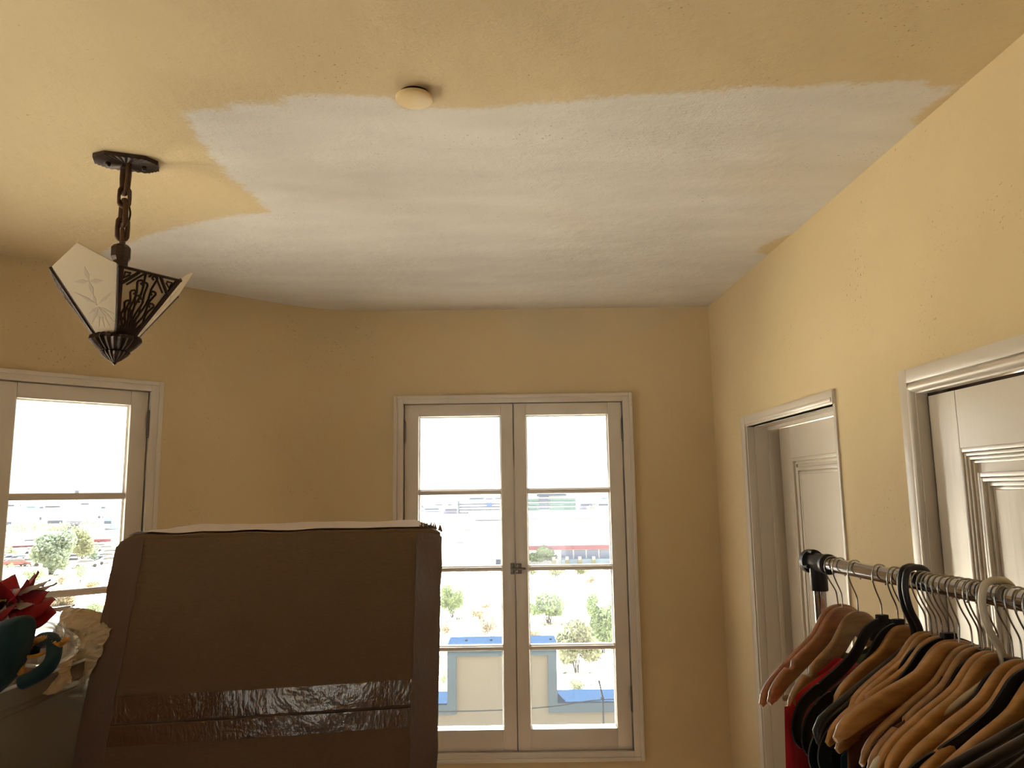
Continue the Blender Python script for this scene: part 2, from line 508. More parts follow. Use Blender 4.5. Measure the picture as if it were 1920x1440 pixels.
# ---------------------------------------------------------------- windows
def make_window(name, mtx, portal=True):
    root = empty(name, mtx); tag(root, kind='structure')
    # interior casing
    mb = MB()
    for (x0, x1, z0, z1) in ((-0.567, -0.524, WZ0, WZ1), (0.524, 0.567, WZ0, WZ1), (-0.524, 0.524, 2.238, WZ1), (-0.524, 0.524, WZ0, 0.653)):
        mb.box(x0, x1, -0.018, 0.02, z0, z1, 0.002)
    for (x0, x1, z0, z1) in ((-0.570, -0.553, WZ0 - 0.003, WZ1 + 0.003), (0.553, 0.570, WZ0 - 0.003, WZ1 + 0.003), (-0.553, 0.553, 2.262, WZ1 + 0.003), (-0.553, 0.553, WZ0 - 0.003, 0.630)):
        mb.box(x0, x1, -0.024, 0.02, z0, z1, 0.003)
    mb.build('casing', M_trim, root, smooth=True, angle=40)
    # jamb lining through the wall
    mb = MB()
    for (x0, x1, z0, z1) in ((-0.545, -0.524, 0.645, 2.245), (0.524, 0.545, 0.645, 2.245), (-0.524, 0.524, 2.239, 2.26), (-0.524, 0.524, 0.63, 0.652)):
        mb.box(x0, x1, 0.018, 0.20, z0, z1, 0.001)
    for (x0, x1, z0, z1) in ((-0.524, -0.505, 0.652, 2.239), (0.505, 0.524, 0.652, 2.239), (-0.505, 0.505, 2.220, 2.239), (-0.505, 0.505, 0.652, 0.668)):
        mb.box(x0, x1, 0.044, 0.062, z0, z1, 0.001)
    mb.build('jamb', M_trim, root)
    mb = MB(); mb.box(-0.60, 0.60, 0.17, 0.34, 0.61, 0.65, 0.004)
    mb.build('outer_sill', M_sill, root)
    # two casement sashes
    for s in (-1, 1):
        xs = lambda a, b_: (a, b_) if s > 0 else (-b_, -a)
        mb = MB()
        a, b_ = xs(0.0025, 0.060); mb.box(a, b_, 0.002, 0.042, 0.657, 2.235, 0.002)
        a, b_ = xs(0.454, 0.519); mb.box(a, b_, 0.002, 0.042, 0.657, 2.235, 0.002)
        a, b_ = xs(0.0605, 0.4535)
        mb.box(a, b_, 0.0028, 0.0415, 2.178, 2.235, 0.0015)
        mb.box(a, b_, 0.0028, 0.0415, 0.657, 0.748, 0.0015)
        sash = mb.build('sash', M_trim, root, smooth=True, angle=40)
        if s < 0:   # astragal strip on the outside of the meeting stiles
            mb = MB(); mb.box(-0.014, 0.018, 0.043, 0.053, 0.66, 2.23, 0.002)
            mb.build('astragal', M_trim, sash)
        zs = [0.748, 1.103, 1.461, 1.818, 2.178]
        for z in zs[1:4]:
            mb = MB()
            mb.prism([(a, z - 0.013), (b_, z - 0.013), (b_, z + 0.013), (a, z + 0.013)], 0.014, 0.036, 0.002)
            mb.box(a, b_, 0.007, 0.015, z - 0.006, z + 0.006, 0.001)
            mb.build('muntin', M_trim, sash)
        mb = MB()      # glazing beads
        for (x0, x1, z0, z1) in ((a, a + 0.006, 0.748, 2.178), (b_ - 0.006, b_, 0.748, 2.178), (a + 0.006, b_ - 0.006, 2.172, 2.178), (a + 0.006, b_ - 0.006, 0.748, 0.756)):
            mb.box(x0, x1, 0.028, 0.040, z0, z1)
        mb.build('glazing_bead', M_putty, sash)
        for z0, z1 in zip(zs, zs[1:]):
            mb = MB(); mb.box(a, b_, 0.0235, 0.0265, z0 + 0.002, z1 - 0.002)
            mb.build('pane', M_pane, sash)
        for z in (2.105, 0.875):
            mb = MB()
            x = 0.5215 * s
            mb.tube([(x, -0.006, z - 0.05), (x, -0.006, z + 0.05)], 0.0062, 10)
            mb.tube([(x, -0.006, z - 0.056), (x, -0.006, z - 0.051)], 0.0045, 8)
            mb.tube([(x, -0.006, z + 0.051), (x, -0.006, z + 0.056)], 0.0045, 8)
            for zz in (-0.017, 0.017): mb.tube([(x, -0.006, z + zz - 0.001), (x, -0.006, z + zz + 0.001)], 0.0068, 10)
            mb.build('hinge', M_hinge, sash, smooth=True, angle=40)
    # latch on the meeting stiles
    mb = MB()
    mb.box(-0.022, -0.002, -0.006, 0.003, 1.435, 1.485, 0.001)
    mb.box(0.003, 0.030, -0.006, 0.003, 1.437, 1.483, 0.001)
    mb.tube([(-0.018, -0.011, 1.460), (0.044, -0.011, 1.460)], 0.0055, 10)
    mb.tube([(0.044, -0.011, 1.460), (0.046, -0.022, 1.460)], [0.005, 0.004], 10)
    for x in (-0.012, 0.012): mb.tube([(x, -0.003, 1.444), (x, -0.003, 1.476)], 0.0075, 8)
    mb.build('latch', M_latch, root, smooth=True, angle=40)
    if portal:
        ld = bpy.data.lights.new(name + '_portal', 'AREA')
        ld.shape = 'RECTANGLE'; ld.size = 1.07; ld.size_y = 1.62
        ld.cycles.is_portal = True
        lo = bpy.data.objects.new(name + '_portal', ld)
        COL.objects.link(lo)
        lo.matrix_world = mtx @ Matrix.Translation((0, 0.30, 1.445)) @ Matrix.Rotation(radians(-90), 4, 'X')
    return root
make_window('window_1', F_back @ Matrix.Translation((0.003, 0, 0)))
make_window('window_2', F_left @ Matrix.Translation((WLC, 0, 0)))
make_window('window_3', F_side @ Matrix.Translation((SIDE_W[0], 0, 0)))

make_window('window_4', F_rear @ Matrix.Translation((RC, 0, -0.5)))

# ---------------------------------------------------------------- doors in the right wall
def frame_ring(mb, x0, x1, ztop, w, y0, y1, bev=0.0, z0=0.0, both=True):
    mb.box(x0, x0 + w, y0, y1, z0, ztop, bev)
    if both: mb.box(x1 - w, x1, y0, y1, z0, ztop, bev)
    mb.box(x0 + w, x1 - (w if both else 0), y0, y1, ztop - w, ztop, bev)

def panel_mould(mb, x0, x1, z0, z1, y, steps):
    """stepped moulding round a rectangle; steps = (inset, width, depth)"""
    for ins, w, d in steps:
        a0_, a1_, c0_, c1_ = x0 + ins, x1 - ins, z0 + ins, z1 - ins
        mb.box(a0_, a0_ + w, y - d, y + 0.004, c0_, c1_, 0.0015)
        mb.box(a1_ - w, a1_, y - d, y + 0.004, c0_, c1_, 0.0015)
        mb.box(a0_ + w, a1_ - w, y - d, y + 0.004, c0_, c0_ + w, 0.0015)
        mb.box(a0_ + w, a1_ - w, y - d, y + 0.004, c1_ - w, c1_, 0.0015)

def make_leaf(parent, W, H, rails, moulds, thick=0.04):
    """a panelled leaf: stiles and rails with sunk panels; rails = list of panel z ranges"""
    st = rails['stile']
    mb = MB()
    mb.box(0, st, 0, thick, 0, H, 0.001); mb.box(W - st, W, 0, thick, 0, H, 0.001)
    zz = [0] + [z for r in rails['panels'] for z in r] + [H]
    for k in range(0, len(zz), 2):
        mb.box(st + 0.0004, W - st - 0.0004, 0.0006, thick, zz[k], zz[k + 1], 0.001)
    mb.box(st, W - st, 0.016, thick - 0.01, 0.05, H - 0.05)
    leaf = mb.build('door_leaf', M_door, parent)
    for (z0, z1) in rails['panels']:
        mb = MB()
        panel_mould(mb, st, W - st, z0, z1, 0.016, moulds)
        mb.build('panel_moulding', M_door, leaf, smooth=True, angle=35)
        mb = MB()
        i = moulds[-1][0] + moulds[-1][1]
        mb.box(st + i, W - st - i, 0.010, 0.018, z0 + i, z1 - i, 0.001)
        mb.build('door_panel', M_door, leaf)
    return leaf

# door_1: small door set deep in the wall
r1 = empty('door_1', F_right @ Matrix.Translation((D1[0], 0, 0))); tag(r1, kind='structure')
W1 = D1[1] - D1[0]
mb = MB()
frame_ring(mb, -0.072, W1 + 0.012, 2.112, 0.046, -0.012, 0.02, 0.002, both=False)
mb.box(W1 - 0.002, W1 + 0.014, -0.006, 0.02, 0, 2.112, 0.002)
frame_ring(mb, -0.028, W1 + 0.004, 2.088, 0.014, -0.016, 0.02, 0.004, both=False)
frame_ring(mb, -0.012, W1 + 0.002, 2.074, 0.008, -0.010, 0.02, 0.002, both=False)
mb.build('casing', M_trim, r1, smooth=True, angle=40)
mb = MB()
mb.box(-0.008, 0.001, 0.02, 0.20, 0, 2.07); mb.box(W1 - 0.001, W1 + 0.004, 0.02, 0.20, 0, 2.07)
mb.box(0.001, W1 - 0.001, 0.02, 0.20, 2.064, 2.073)
frame_ring(mb, 0.001, W1 - 0.001, 2.064, 0.014, 0.075, 0.09, 0.001)
mb.build('jamb', M_trim, r1)
lf = empty('tmp')
leaf = make_leaf(r1, W1 - 0.006, 2.050, {'stile': 0.105, 'panels': [(0.22, 0.92), (1.06, 1.925)]},
                 [(0.0, 0.014, 0.015), (0.018, 0.008, 0.007), (0.038, 0.014, 0.012), (0.055, 0.010, 0.008)])
leaf.location = (0.003, 0.122, 0.005)
bpy.data.objects.remove(lf)

# door_2: panelled door almost flush with its casing
r2 = empty('door_2', F_right @ Matrix.Translation((D2[0], 0, 0))); tag(r2, kind='structure')
W2 = D2[1] - D2[0]
mb = MB()
frame_ring(mb, -0.070, W2 + 0.070, 2.103, 0.036, -0.016, 0.02, 0.002)
mb.build('casing', M_trim, r2, smooth=True, angle=40)
mb = MB()
# rounded bead and quirk inside the flat casing
def bead(mb, x0, x1, zt, r):
    mb.tube([(x0, -0.010, 0.0), (x0, -0.010, zt)], r, 12)
    mb.tube([(x1, -0.010, 0.0), (x1, -0.010, zt)], r, 12)
    mb.tube([(x0, -0.010, zt), (x1, -0.010, zt)], r, 12)
bead(mb, -0.020, W2 + 0.020, 2.053, 0.0125)
frame_ring(mb, -0.036, W2 + 0.036, 2.069, 0.028, -0.008, 0.02, 0.001)
frame_ring(mb, -0.009, W2 + 0.009, 2.0425, 0.006, -0.011, 0.02, 0.002)
mb.build('casing_bead', M_trim, r2, smooth=True, angle=40)
mb = MB(); frame_ring(mb, -0.010, W2 + 0.010, 2.063, 0.008, 0.02, 0.22)
frame_ring(mb, -0.002, W2 + 0.002, 2.055, 0.020, 0.072, 0.088)
mb.build('jamb', M_gapshade, r2)  # jamb coloured dark for the shade in the gap round the leaf
leaf = make_leaf(r2, W2 - 0.006, 2.024, {'stile': 0.108, 'panels': [(0.20, 0.90), (1.03, 1.888)]},
                 [(0.0, 0.010, 0.018), (0.012, 0.007, 0.015), (0.021, 0.007, 0.012), (0.030, 0.006, 0.008),
                  (0.058, 0.010, 0.018), (0.070, 0.008, 0.020), (0.080, 0.008, 0.012), (0.090, 0.006, 0.006)], 0.045)
leaf.location = (0.003, 0.016, 0.005)
mb = MB()
mb.lathe([(0.001, 0.0), (0.012, 0.0), (0.010, 0.02), (0.022, 0.035), (0.024, 0.045), (0.015, 0.055), (0.001, 0.057)], 20)
kn = mb.build('door_knob', M_latch, r2, smooth=True)
kn.location = (W2 - 0.06, 0.012, 0.98); kn.rotation_euler = (radians(90), 0, 0)
# ---------------------------------------------------------------- outside: lower roof with its stepped parapet
M_cream = mat('cream_stucco', (0.105, 0.098, 0.079, 1), rough=0.9, spec=0.1, nscale=3, namt=0.05, bump=0.3, bscale=30)
M_blue = mat('sunlit_parapet_blue', (0.0075, 0.018, 0.038, 1), rough=0.9, spec=0.0, nscale=2, namt=0.06)
M_bluegrey = mat('shaded_parapet_blue', (0.034, 0.056, 0.076, 1), rough=0.8, spec=0.1, nscale=4, namt=0.1)  # the parapet blue greyed for its shaded face; the sunlit top has its own
M_bounce = mat('bounce_deck_white', lin(226, 218, 204), rough=0.8, nscale=2, namt=0.05)
M_wire = mat('dark_cable', (0.012, 0.015, 0.018, 1), rough=0.9, spec=0.0)
mb = MB()
mb.box(-9.0, -4.601, -4.0, 4.0, -0.75, -0.55); mb.box(-4.6, -2.83, -4.0, 3.929, -0.75, -0.55)  # unseen white deck, added to bounce sunlight through the left windows onto the ceiling
deck = mb.build('added_bounce_deck', M_bounce); tag(deck, kind='structure')
M_deck2 = mat('grey_gravel_roof', lin(112, 108, 102), rough=0.9, nscale=30, namt=0.2)
mb = MB(); mb.box(-4.6, 5.0, 3.93, 6.0, -0.75, -0.55); o = mb.build('lower_roof_deck', M_deck2); tag(o, kind='structure')
par = empty('roof_parapet', loc=(0, 6.0, 0))
tag(par, 'stepped cream parapet wall with blue coping outside the middle window', 'parapet')
X0, X1, ZL, ZH = -0.515, 0.306, 0.262, 0.674
prof = [(-4.6, -0.75), (5.0, -0.75), (5.0, ZL), (X1, ZL), (X1, ZH), (X0, ZH), (X0, ZL), (-4.6, ZL)]
mb = MB(); mb.prism(prof, 0.0, 0.31)
mb.build('parapet_wall', M_cream, par)
def coping(pts, w=0.066):
    """trim band following the top of the parapet on its face"""
    mb = MB()
    mb.box(-4.6, X0 + w, -0.03, 0.0, ZL - w, ZL); mb.box(X1 - w, 5.0, -0.03, 0.0, ZL - w, ZL)
    mb.box(X0, X0 + w, -0.0301, 0.0, ZL, ZH); mb.box(X1 - w, X1, -0.0301, 0.0, ZL, ZH)
    mb.box(X0 + w, X1 - w, -0.0302, 0.0, ZH - w, ZH)
    return mb
coping(None).build('trim_band', M_bluegrey, par)
mb = MB()
mb.box(-4.6, X0 - 0.001, -0.03, 0.33, ZL, ZL + 0.012, 0.004); mb.box(X1 + 0.001, 5.0, -0.03, 0.33, ZL, ZL + 0.012, 0.004)
mb.box(X0 - 0.005, X1 + 0.005, -0.03, 0.33, ZH, ZH + 0.015, 0.01)
mb.build('coping_cap', M_blue, par)
for x in (-0.38, -0.19, 0.27):
    mb = MB(); mb.tube([(x, 0.14, ZH + 0.013), (x, 0.14, ZH + 0.025)], 0.01, 8); mb.build('bolt', M_wire, par)
# cable stretched in front of it
mb = MB()
pts = [(-4.5, 5.80, 0.262), (-0.9, 5.80, 0.262), (-0.2, 5.80, 0.264), (0.25, 5.80, 0.285), (0.62, 5.80, 0.327), (1.2, 5.80, 0.315), (4.8, 5.80, 0.26)]
mb.tube(catmull(pts, 5), 0.0045, 6)
cab = mb.build('roof_cable', M_wire); tag(cab, 'thin dark cable stretched in front of the cream parapet', 'cable')
mb = MB(); mb.tube([(0.60, 5.80, 0.46), (0.612, 5.80, 0.40), (0.625, 5.80, 0.34), (0.622, 5.80, -0.55)], 0.006, 6)
mb.tube([(0.618, 5.80, 0.325), (0.622, 5.80, 0.345)], 0.013, 8)
mb.build('cable_post', M_wire, cab)

# ---------------------------------------------------------------- desert below the hill
GZ = -10.2
def sand():
    m, nt, b, out = nodes('desert_sand')
    N, L = nt.nodes, nt.links
    tc = N.new('ShaderNodeTexCoord')
    n1 = N.new('ShaderNodeTexNoise'); n1.inputs['Scale'].default_value = 0.06; n1.inputs['Detail'].default_value = 6
    n2 = N.new('ShaderNodeTexNoise'); n2.inputs['Scale'].default_value = 1.2; n2.inputs['Detail'].default_value = 6
    for n in (n1, n2): L.new(tc.outputs['Object'], n.inputs['Vector'])
    r = N.new('ShaderNodeValToRGB'); L.new(n1.outputs['Fac'], r.inputs[0])
    r.color_ramp.elements[0].position = 0.35; r.color_ramp.elements[0].color = lin(226, 212, 184)
    r.color_ramp.elements[1].position = 0.6; r.color_ramp.elements[1].color = lin(236, 223, 200)
    mx = N.new('ShaderNodeMix'); mx.data_type = 'RGBA'; mx.blend_type = 'MULTIPLY'; mx.inputs[0].default_value = 0.25
    L.new(r.outputs[0], mx.inputs[6]); L.new(n2.outputs['Fac'], mx.inputs[7])
    L.new(mx.outputs[2], b.inputs['Base Color']); b.inputs['Roughness'].default_value = 0.95
    b.inputs['Specular IOR Level'].default_value = 0.1
    return m
M_sand = sand()
def ground(u, v):
    x = (u * 2 - 1); y = v
    X = 1600 * x * abs(x) ** 0.8; Y = -30 + 4000 * y ** 3
    z = GZ + 0.25 * noise.noise(Vector((X * 0.05, Y * 0.05, 0)))
    if Y < 36: z += 5.5 * max(0, (36 - Y) / 66) ** 1.2
    return (X, Y, z - (0.2 if Y > 300 else 0))
mb = MB(); mb.grid(ground, 120, 120)
terrain = mb.build('desert_ground', M_sand, smooth=True, recalc=False); tag(terrain, kind='structure')
mb = MB(); mb.box(-3.0, 1.55, -3.7, 3.93, -12, -0.26)
bb = mb.build('building_base', M_cream); tag(bb, kind='structure')
mb = MB(); mb.box(-4.6, 5.0, 3.93, 6.31, -12, -0.76)
bb = mb.build('wing_base', M_cream); tag(bb, kind='structure')
# ---------------------------------------------------------------- pendant lamp
M_bronze = mat('dark_bronze', lin(58, 44, 36), rough=0.42, metal=0.55, nscale=30, namt=0.35, bump=0.2, bscale=120)
M_chain = mat('rusty_bronze_chain', lin(74, 50, 32), rough=0.45, metal=0.5, nscale=60, namt=0.5)
M_opal = mat('frosted_cream_glass', lin(226, 214, 190), rough=0.35, spec=0.4, transl=0.45)
M_etch = mat('etched_glass_pattern', lin(212, 199, 178), rough=0.6, transl=0.42)
LC = Vector((-1.021, 1.936, 0))
lamp = empty('pendant_lamp', loc=(LC.x, LC.y, CEIL))
tag(lamp, 'bronze pendant lamp with cream glass and pierced metal panels hanging from the ceiling', 'lamp')
def lz(z): return z - CEIL
# ceiling plate: long octagon with radiating ridges
plate = MB()
hw, hd = 0.078, 0.046
oct_ = [(-hw, -hd * 0.45), (-hw * 0.62, -hd), (hw * 0.62, -hd), (hw, -hd * 0.45), (hw, hd * 0.45), (hw * 0.62, hd), (-hw * 0.62, hd), (-hw, hd * 0.45)]
per = []
for i in range(8):
    a, c = Vector(oct_[i]), Vector(oct_[(i + 1) % 8])
    n = 12 if i in (1, 5) else 7
    per += [a + (c - a) * k / n for k in range(n)]
bmv = plate.bm
top = [bmv.verts.new((p.x, p.y, -0.001)) for p in per]
low = [bmv.verts.new((p.x, p.y, -0.011 - 0.0022 * (i % 2))) for i, p in enumerate(per)]
inn = [bmv.verts.new((p.x * 0.13, p.y * 0.2, -0.0145 - 0.0012 * (i % 2))) for i, p in enumerate(per)]
n = len(per)
for i in range(n):
    j = (i + 1) % n
    bmv.faces.new((top[i], top[j], low[j], low[i])); bmv.faces.new((low[i], low[j], inn[j], inn[i]))
bmv.faces.new(inn); bmv.faces.new(top)
po = plate.build('ceiling_plate', M_bronze, lamp); po.rotation_euler = (0, 0, radians(21))
for s in (-1, 1):
    mb = MB(); mb.lathe([(0.001, -0.024), (0.005, -0.023), (0.0065, -0.019), (0.0065, -0.012)], 12)
    sc_ = mb.build('screw', M_bronze, lamp, smooth=True)
    sc_.location = (s * 0.043 * cos(radians(21)), s * 0.043 * sin(radians(21)), 0)
def link(z, h, w, r, rot, name='chain_link', taper=1.0):
    pts = []
    for k in range(20):
        a = 2 * pi * k / 20
        zz = sin(a); ww = cos(a)
        pts.append((w * ww * (taper if zz < 0 else 1), 0, (h / 2 - w) * (1 if zz > 0 else -1) * min(1, abs(zz) * 4) + w * zz))
    mb = MB(); mb.tube(pts, r, 8, closed=True)
    o = mb.build(name, M_chain, lamp, smooth=True)
    o.location = (0, 0, lz(z)); o.rotation_euler = (0, 0, rot)
R0 = radians(-62)
mb = MB(); mb.tube([(0, 0, -0.012), (0, 0, -0.024)], 0.013, 16); mb.build('hanger_loop', M_bronze, lamp, smooth=True, angle=40)
link(2.650, 0.088, 0.014, 0.0078, R0 + .5, taper=0.75)
link(2.596, 0.055, 0.013, 0.0046, R0 + pi / 2)
link(2.552, 0.070, 0.012, 0.0074, R0 + .4, taper=1.2)
link(2.508, 0.060, 0.012, 0.0062, R0 + pi / 2)
link(2.480, 0.052, 0.010, 0.0055, R0)
mb = MB()
mb.tube(catmull([(0.006, 0.0, lz(2.685)), (0.014, -0.008, lz(2.62)), (0.013, -0.002, lz(2.58)), (0.016, 0.004, lz(2.55)), (0.006, 0.010, lz(2.51)), (0.004, 0.004, lz(2.46))], 6), 0.0028, 6)
mb.build('cord', M_chain, lamp, smooth=True)
mb = MB()
mb.lathe([(0.004, lz(2.36)), (0.018, lz(2.365)), (0.019, lz(2.42)), (0.0215, lz(2.425)), (0.0245, lz(2.43)), (0.0245, lz(2.455)), (0.019, lz(2.462)), (0.008, lz(2.468))], 8)
mb.build('socket', M_bronze, lamp)
mb = MB(); mb.tube([(0, 0, lz(2.37)), (0, 0, lz(2.20))], 0.006, 10); mb.build('stem', M_bronze, lamp)
RIM, BOT, RT, RB, ROT = 2.366, 2.214, 0.167, 0.047, -2.168
mb = MB()
flute = lambda k, i: 1 + (0.06 if k % 2 else -0.05)
mb.lathe([(0.048, lz(2.222)), (0.057, lz(2.217)), (0.059, lz(2.208)), (0.047, lz(2.193)), (0.033, lz(2.180))], 48, mod=flute)
mb.lathe([(0.030, lz(2.181)), (0.0345, lz(2.177)), (0.030, lz(2.170)), (0.015, lz(2.157)), (0.004, lz(2.150))], 40, mod=flute)
mb.lathe([(0.004, lz(2.152)), (0.006, lz(2.149)), (0.002, lz(2.145))], 10)
mb.build('fluted_finial', M_bronze, lamp)
Hs = None
def face_matrix(k):
    a0_ = ROT + k * pi / 3; a1_ = a0_ + pi / 3
    t0, t1 = Vector((RT * cos(a0_), RT * sin(a0_), lz(RIM))), Vector((RT * cos(a1_), RT * sin(a1_), lz(RIM)))
    b0, b1 = Vector((RB * cos(a0_), RB * sin(a0_), lz(BOT))), Vector((RB * cos(a1_), RB * sin(a1_), lz(BOT)))
    X = (t1 - t0).normalized(); mid = (b0 + b1) / 2; Z = ((t0 + t1) / 2 - mid); H = Z.length; Z.normalize(); Y = Z.cross(X)
    m = Matrix((X, Y, Z)).transposed().to_4x4(); m.translation = mid
    return m, (b1 - b0).length / 2, (t1 - t0).length / 2, H
for k in range(6):
    m, wb, wt, H = face_matrix(k)
    Y0 = m.to_3x3() @ Vector((0, 1, 0))
    sgn = -1 if Y0.dot(Vector((cos(ROT + (k + .5) * pi / 3), sin(ROT + (k + .5) * pi / 3), 0))) > 0 else 1   # Y that points inwards is +
    out = -sgn
    if k % 2 == 0:
        mb = MB()
        mb.prism([(-wb, 0), (wb, 0), (wt - 0.001, H), (0.0, H + 0.056), (-wt + 0.001, H)], -0.002, 0.002, 0.0006)
        g = mb.build('glass_panel', M_opal, lamp); g.matrix_local = m
        mb = MB()
        def petal(cx, cz, ang, L, w):
            c_, s_ = cos(ang), sin(ang)
            P = [(0, 0), (L * .45, w), (L, 0), (L * .45, -w)]
            mb.prism([(cx + p[0] * c_ - p[1] * s_, cz + p[0] * s_ + p[1] * c_) for p in P], 0.0021 * out, 0.0026 * out)
        for a in (-150, -125, -105, -90, -75, -55, -30): petal(0.004, H * .42, radians(a), 0.055 if abs(a + 90) < 40 else 0.04, 0.0035)
        for a in (35, 145): petal(0.004, H * .45, radians(a), 0.06, 0.004)
        for a in (0, 90, 180, 270): petal(0.0, H * .78, radians(a), 0.038, 0.006)
        for a in (60, 120): petal(0.0, H * .98, radians(a - 90 - 90 if a == 60 else a), 0.001, 0.001)
        petal(0.0, H * .60, radians(-90), 0.03, 0.004)
        e = mb.build('etched_star', M_etch, g)
    else:
        mb = MB()
        mb.prism([(-wb, 0), (wb, 0), (wt - 0.002, H - 0.001), (-wt + 0.002, H - 0.001)], -0.002, 0.002)
        g = mb.build('glass_panel', M_opal, lamp); g.matrix_local = m
        mb = MB(); y = 0.0045 * out
        W = lambda z: wb + (wt - wb) * z / H
        def bar(pts, r): mb.tube([(p[0], y, p[1]) for p in pts], r, 6, flat=1.0)
        # frame
        for s in (-1, 1):
            mb.prism([(s * wb, 0), (s * wt, H), (s * (wt - 0.013), H), (s * (wb - 0.006), 0)], y - 0.003, y + 0.003)
        mb.prism([(-wt, H - 0.006), (wt, H - 0.006), (wt, H), (-wt, H)], y - 0.003, y + 0.003)
        mb.prism([(-wb * 1.1, 0), (wb * 1.1, 0), (W(.03), 0.03), (-W(.03), 0.03)], y - 0.002, y + 0.002)
        # corner frets
        for s in (-1, 1):
            c0 = wt - 0.014
            bar([(s * (c0 - 0.042), H - 0.006), (s * (c0 - 0.006), H - 0.050)], 0.0040)
            bar([(s * (c0 - 0.022), H - 0.014), (s * (c0 - 0.008), H - 0.014), (s * (c0 - 0.010), H - 0.030), (s * (c0 - 0.022), H - 0.018)], 0.0026)
            bar([(s * (c0 - 0.058), H - 0.004), (s * (c0 - 0.022), H - 0.046)], 0.0024)
        # scrolled stems fanning upwards
        for q, t in ((-0.78, .50), (-0.55, .66), (-0.33, .82), (-0.11, .95), (0.11, .80), (0.33, .92), (0.55, .70), (0.78, .52), (-0.66, .38), (-.22, .6), (.22, .56)):
            zt = H * t
            pts = [(W(0.0) * q * 0.9, 0.004)]
            for j in range(1, 7):
                z = zt * j / 6
                pts.append((W(z) * q * 0.86 + 0.0035 * sin(j * 1.9 + q * 3), z))
            s = 1 if q > 0 else -1
            ex, ez = pts[-1]
            pts += [(ex - s * 0.004, ez + 0.006), (ex - s * 0.011, ez + 0.007), (ex - s * 0.0135, ez + 0.001), (ex - s * 0.009, ez - 0.003)]
            bar([tuple(p.xz) for p in catmull([(a_, 0, b_) for a_, b_ in pts], 2)], 0.0028)
        f = mb.build('pierced_metal_panel', M_bronze, lamp); f.matrix_local = m
# metal ribs on the six edges
for k in range(6):
    a = ROT + k * pi / 3
    mb = MB(); mb.tube([(RB * cos(a), RB * sin(a), lz(BOT)), (RT * cos(a), RT * sin(a), lz(RIM) + 0.001)], 0.0028, 6)
    mb.build('rib', M_bronze, lamp)

# ---------------------------------------------------------------- round cover on the ceiling
M_cover = mat('cream_plastic_cover', lin(208, 182, 134), rough=0.5)
cov = empty('ceiling_cover', loc=(-0.211, 1.616, CEIL))
tag(cov, 'small round cream cover plate on the ceiling at the edge of the primer', 'cover plate')
mb = MB(); mb.lathe([(0.034, -0.009), (0.034, -0.0005)], 40); mb.build('gap_shade_ring', M_gapshade, cov)  # dark colour stands in for the shadow between disc and ceiling
mb = MB(); mb.lathe([(0.001, -0.0185), (0.036, -0.0185), (0.0405, -0.0165), (0.042, -0.013), (0.042, -0.009), (0.034, -0.009)], 56)
mb.build('cover_disc', M_cover, cov, smooth=True, angle=30)

# ---------------------------------------------------------------- worktable that carries the box and the bin (below the frame)
M_table = mat('dark_wood_table', lin(92, 66, 44), rough=0.5, nscale=4, namt=0.2, stretch=(1, 8, 8))
tb = empty('work_table', loc=(-0.80, 1.78, 0))
tag(tb, 'plain wooden worktable under the large cardboard box', 'table')
mb = MB(); mb.box(-0.72, 0.78, -0.75, 0.80, 0.895, 0.930, 0.004); mb.build('table_top', M_table, tb)
for sx in (-0.66, 0.72):
    for sy in (-0.69, 0.74):
        mb = MB(); mb.box(sx - 0.03, sx + 0.03, sy - 0.03, sy + 0.03, 0, 0.895, 0.003); mb.build('leg', M_table, tb)

# ---------------------------------------------------------------- cardboard box, H-taped
def cardboard():
    m, nt, b, out = nodes('corrugated_cardboard')
    N, L = nt.nodes, nt.links
    tc = N.new('ShaderNodeTexCoord')
    mp = N.new('ShaderNodeMapping'); mp.inputs['Scale'].default_value = (1, 1, 6); L.new(tc.outputs['Object'], mp.inputs[0])
    n = N.new('ShaderNodeTexNoise'); n.inputs['Scale'].default_value = 3.0; n.inputs['Detail'].default_value = 6; L.new(tc.outputs['Object'], n.inputs['Vector'])
    n3 = N.new('ShaderNodeTexNoise'); n3.inputs['Scale'].default_value = 90; n3.inputs['Detail'].default_value = 3; L.new(mp.outputs[0], n3.inputs['Vector'])
    mx = N.new('ShaderNodeMix'); mx.data_type = 'RGBA'; L.new(n.outputs['Fac'], mx.inputs[0])
    mx.inputs[6].default_value = (0.195, 0.122, 0.068, 1); mx.inputs[7].default_value = (0.235, 0.155, 0.090, 1)
    m2 = N.new('ShaderNodeMix'); m2.data_type = 'RGBA'; m2.blend_type = 'MULTIPLY'; m2.inputs[0].default_value = 0.35
    L.new(mx.outputs[2], m2.inputs[6]); L.new(n3.outputs['Fac'], m2.inputs[7]); L.new(m2.outputs[2], b.inputs['Base Color'])
    b.inputs['Roughness'].default_value = 0.75; b.inputs['Specular IOR Level'].default_value = 0.2
    w = N.new('ShaderNodeTexWave'); w.inputs['Scale'].default_value = 28; w.inputs['Distortion'].default_value = 0.4; L.new(tc.outputs['Object'], w.inputs['Vector'])
    bp = N.new('ShaderNodeBump'); bp.inputs['Strength'].default_value = 0.04; bp.inputs['Distance'].default_value = 0.001
    L.new(w.outputs['Fac'], bp.inputs['Height']); L.new(bp.outputs[0], b.inputs['Normal'])
    return m
M_card = cardboard()
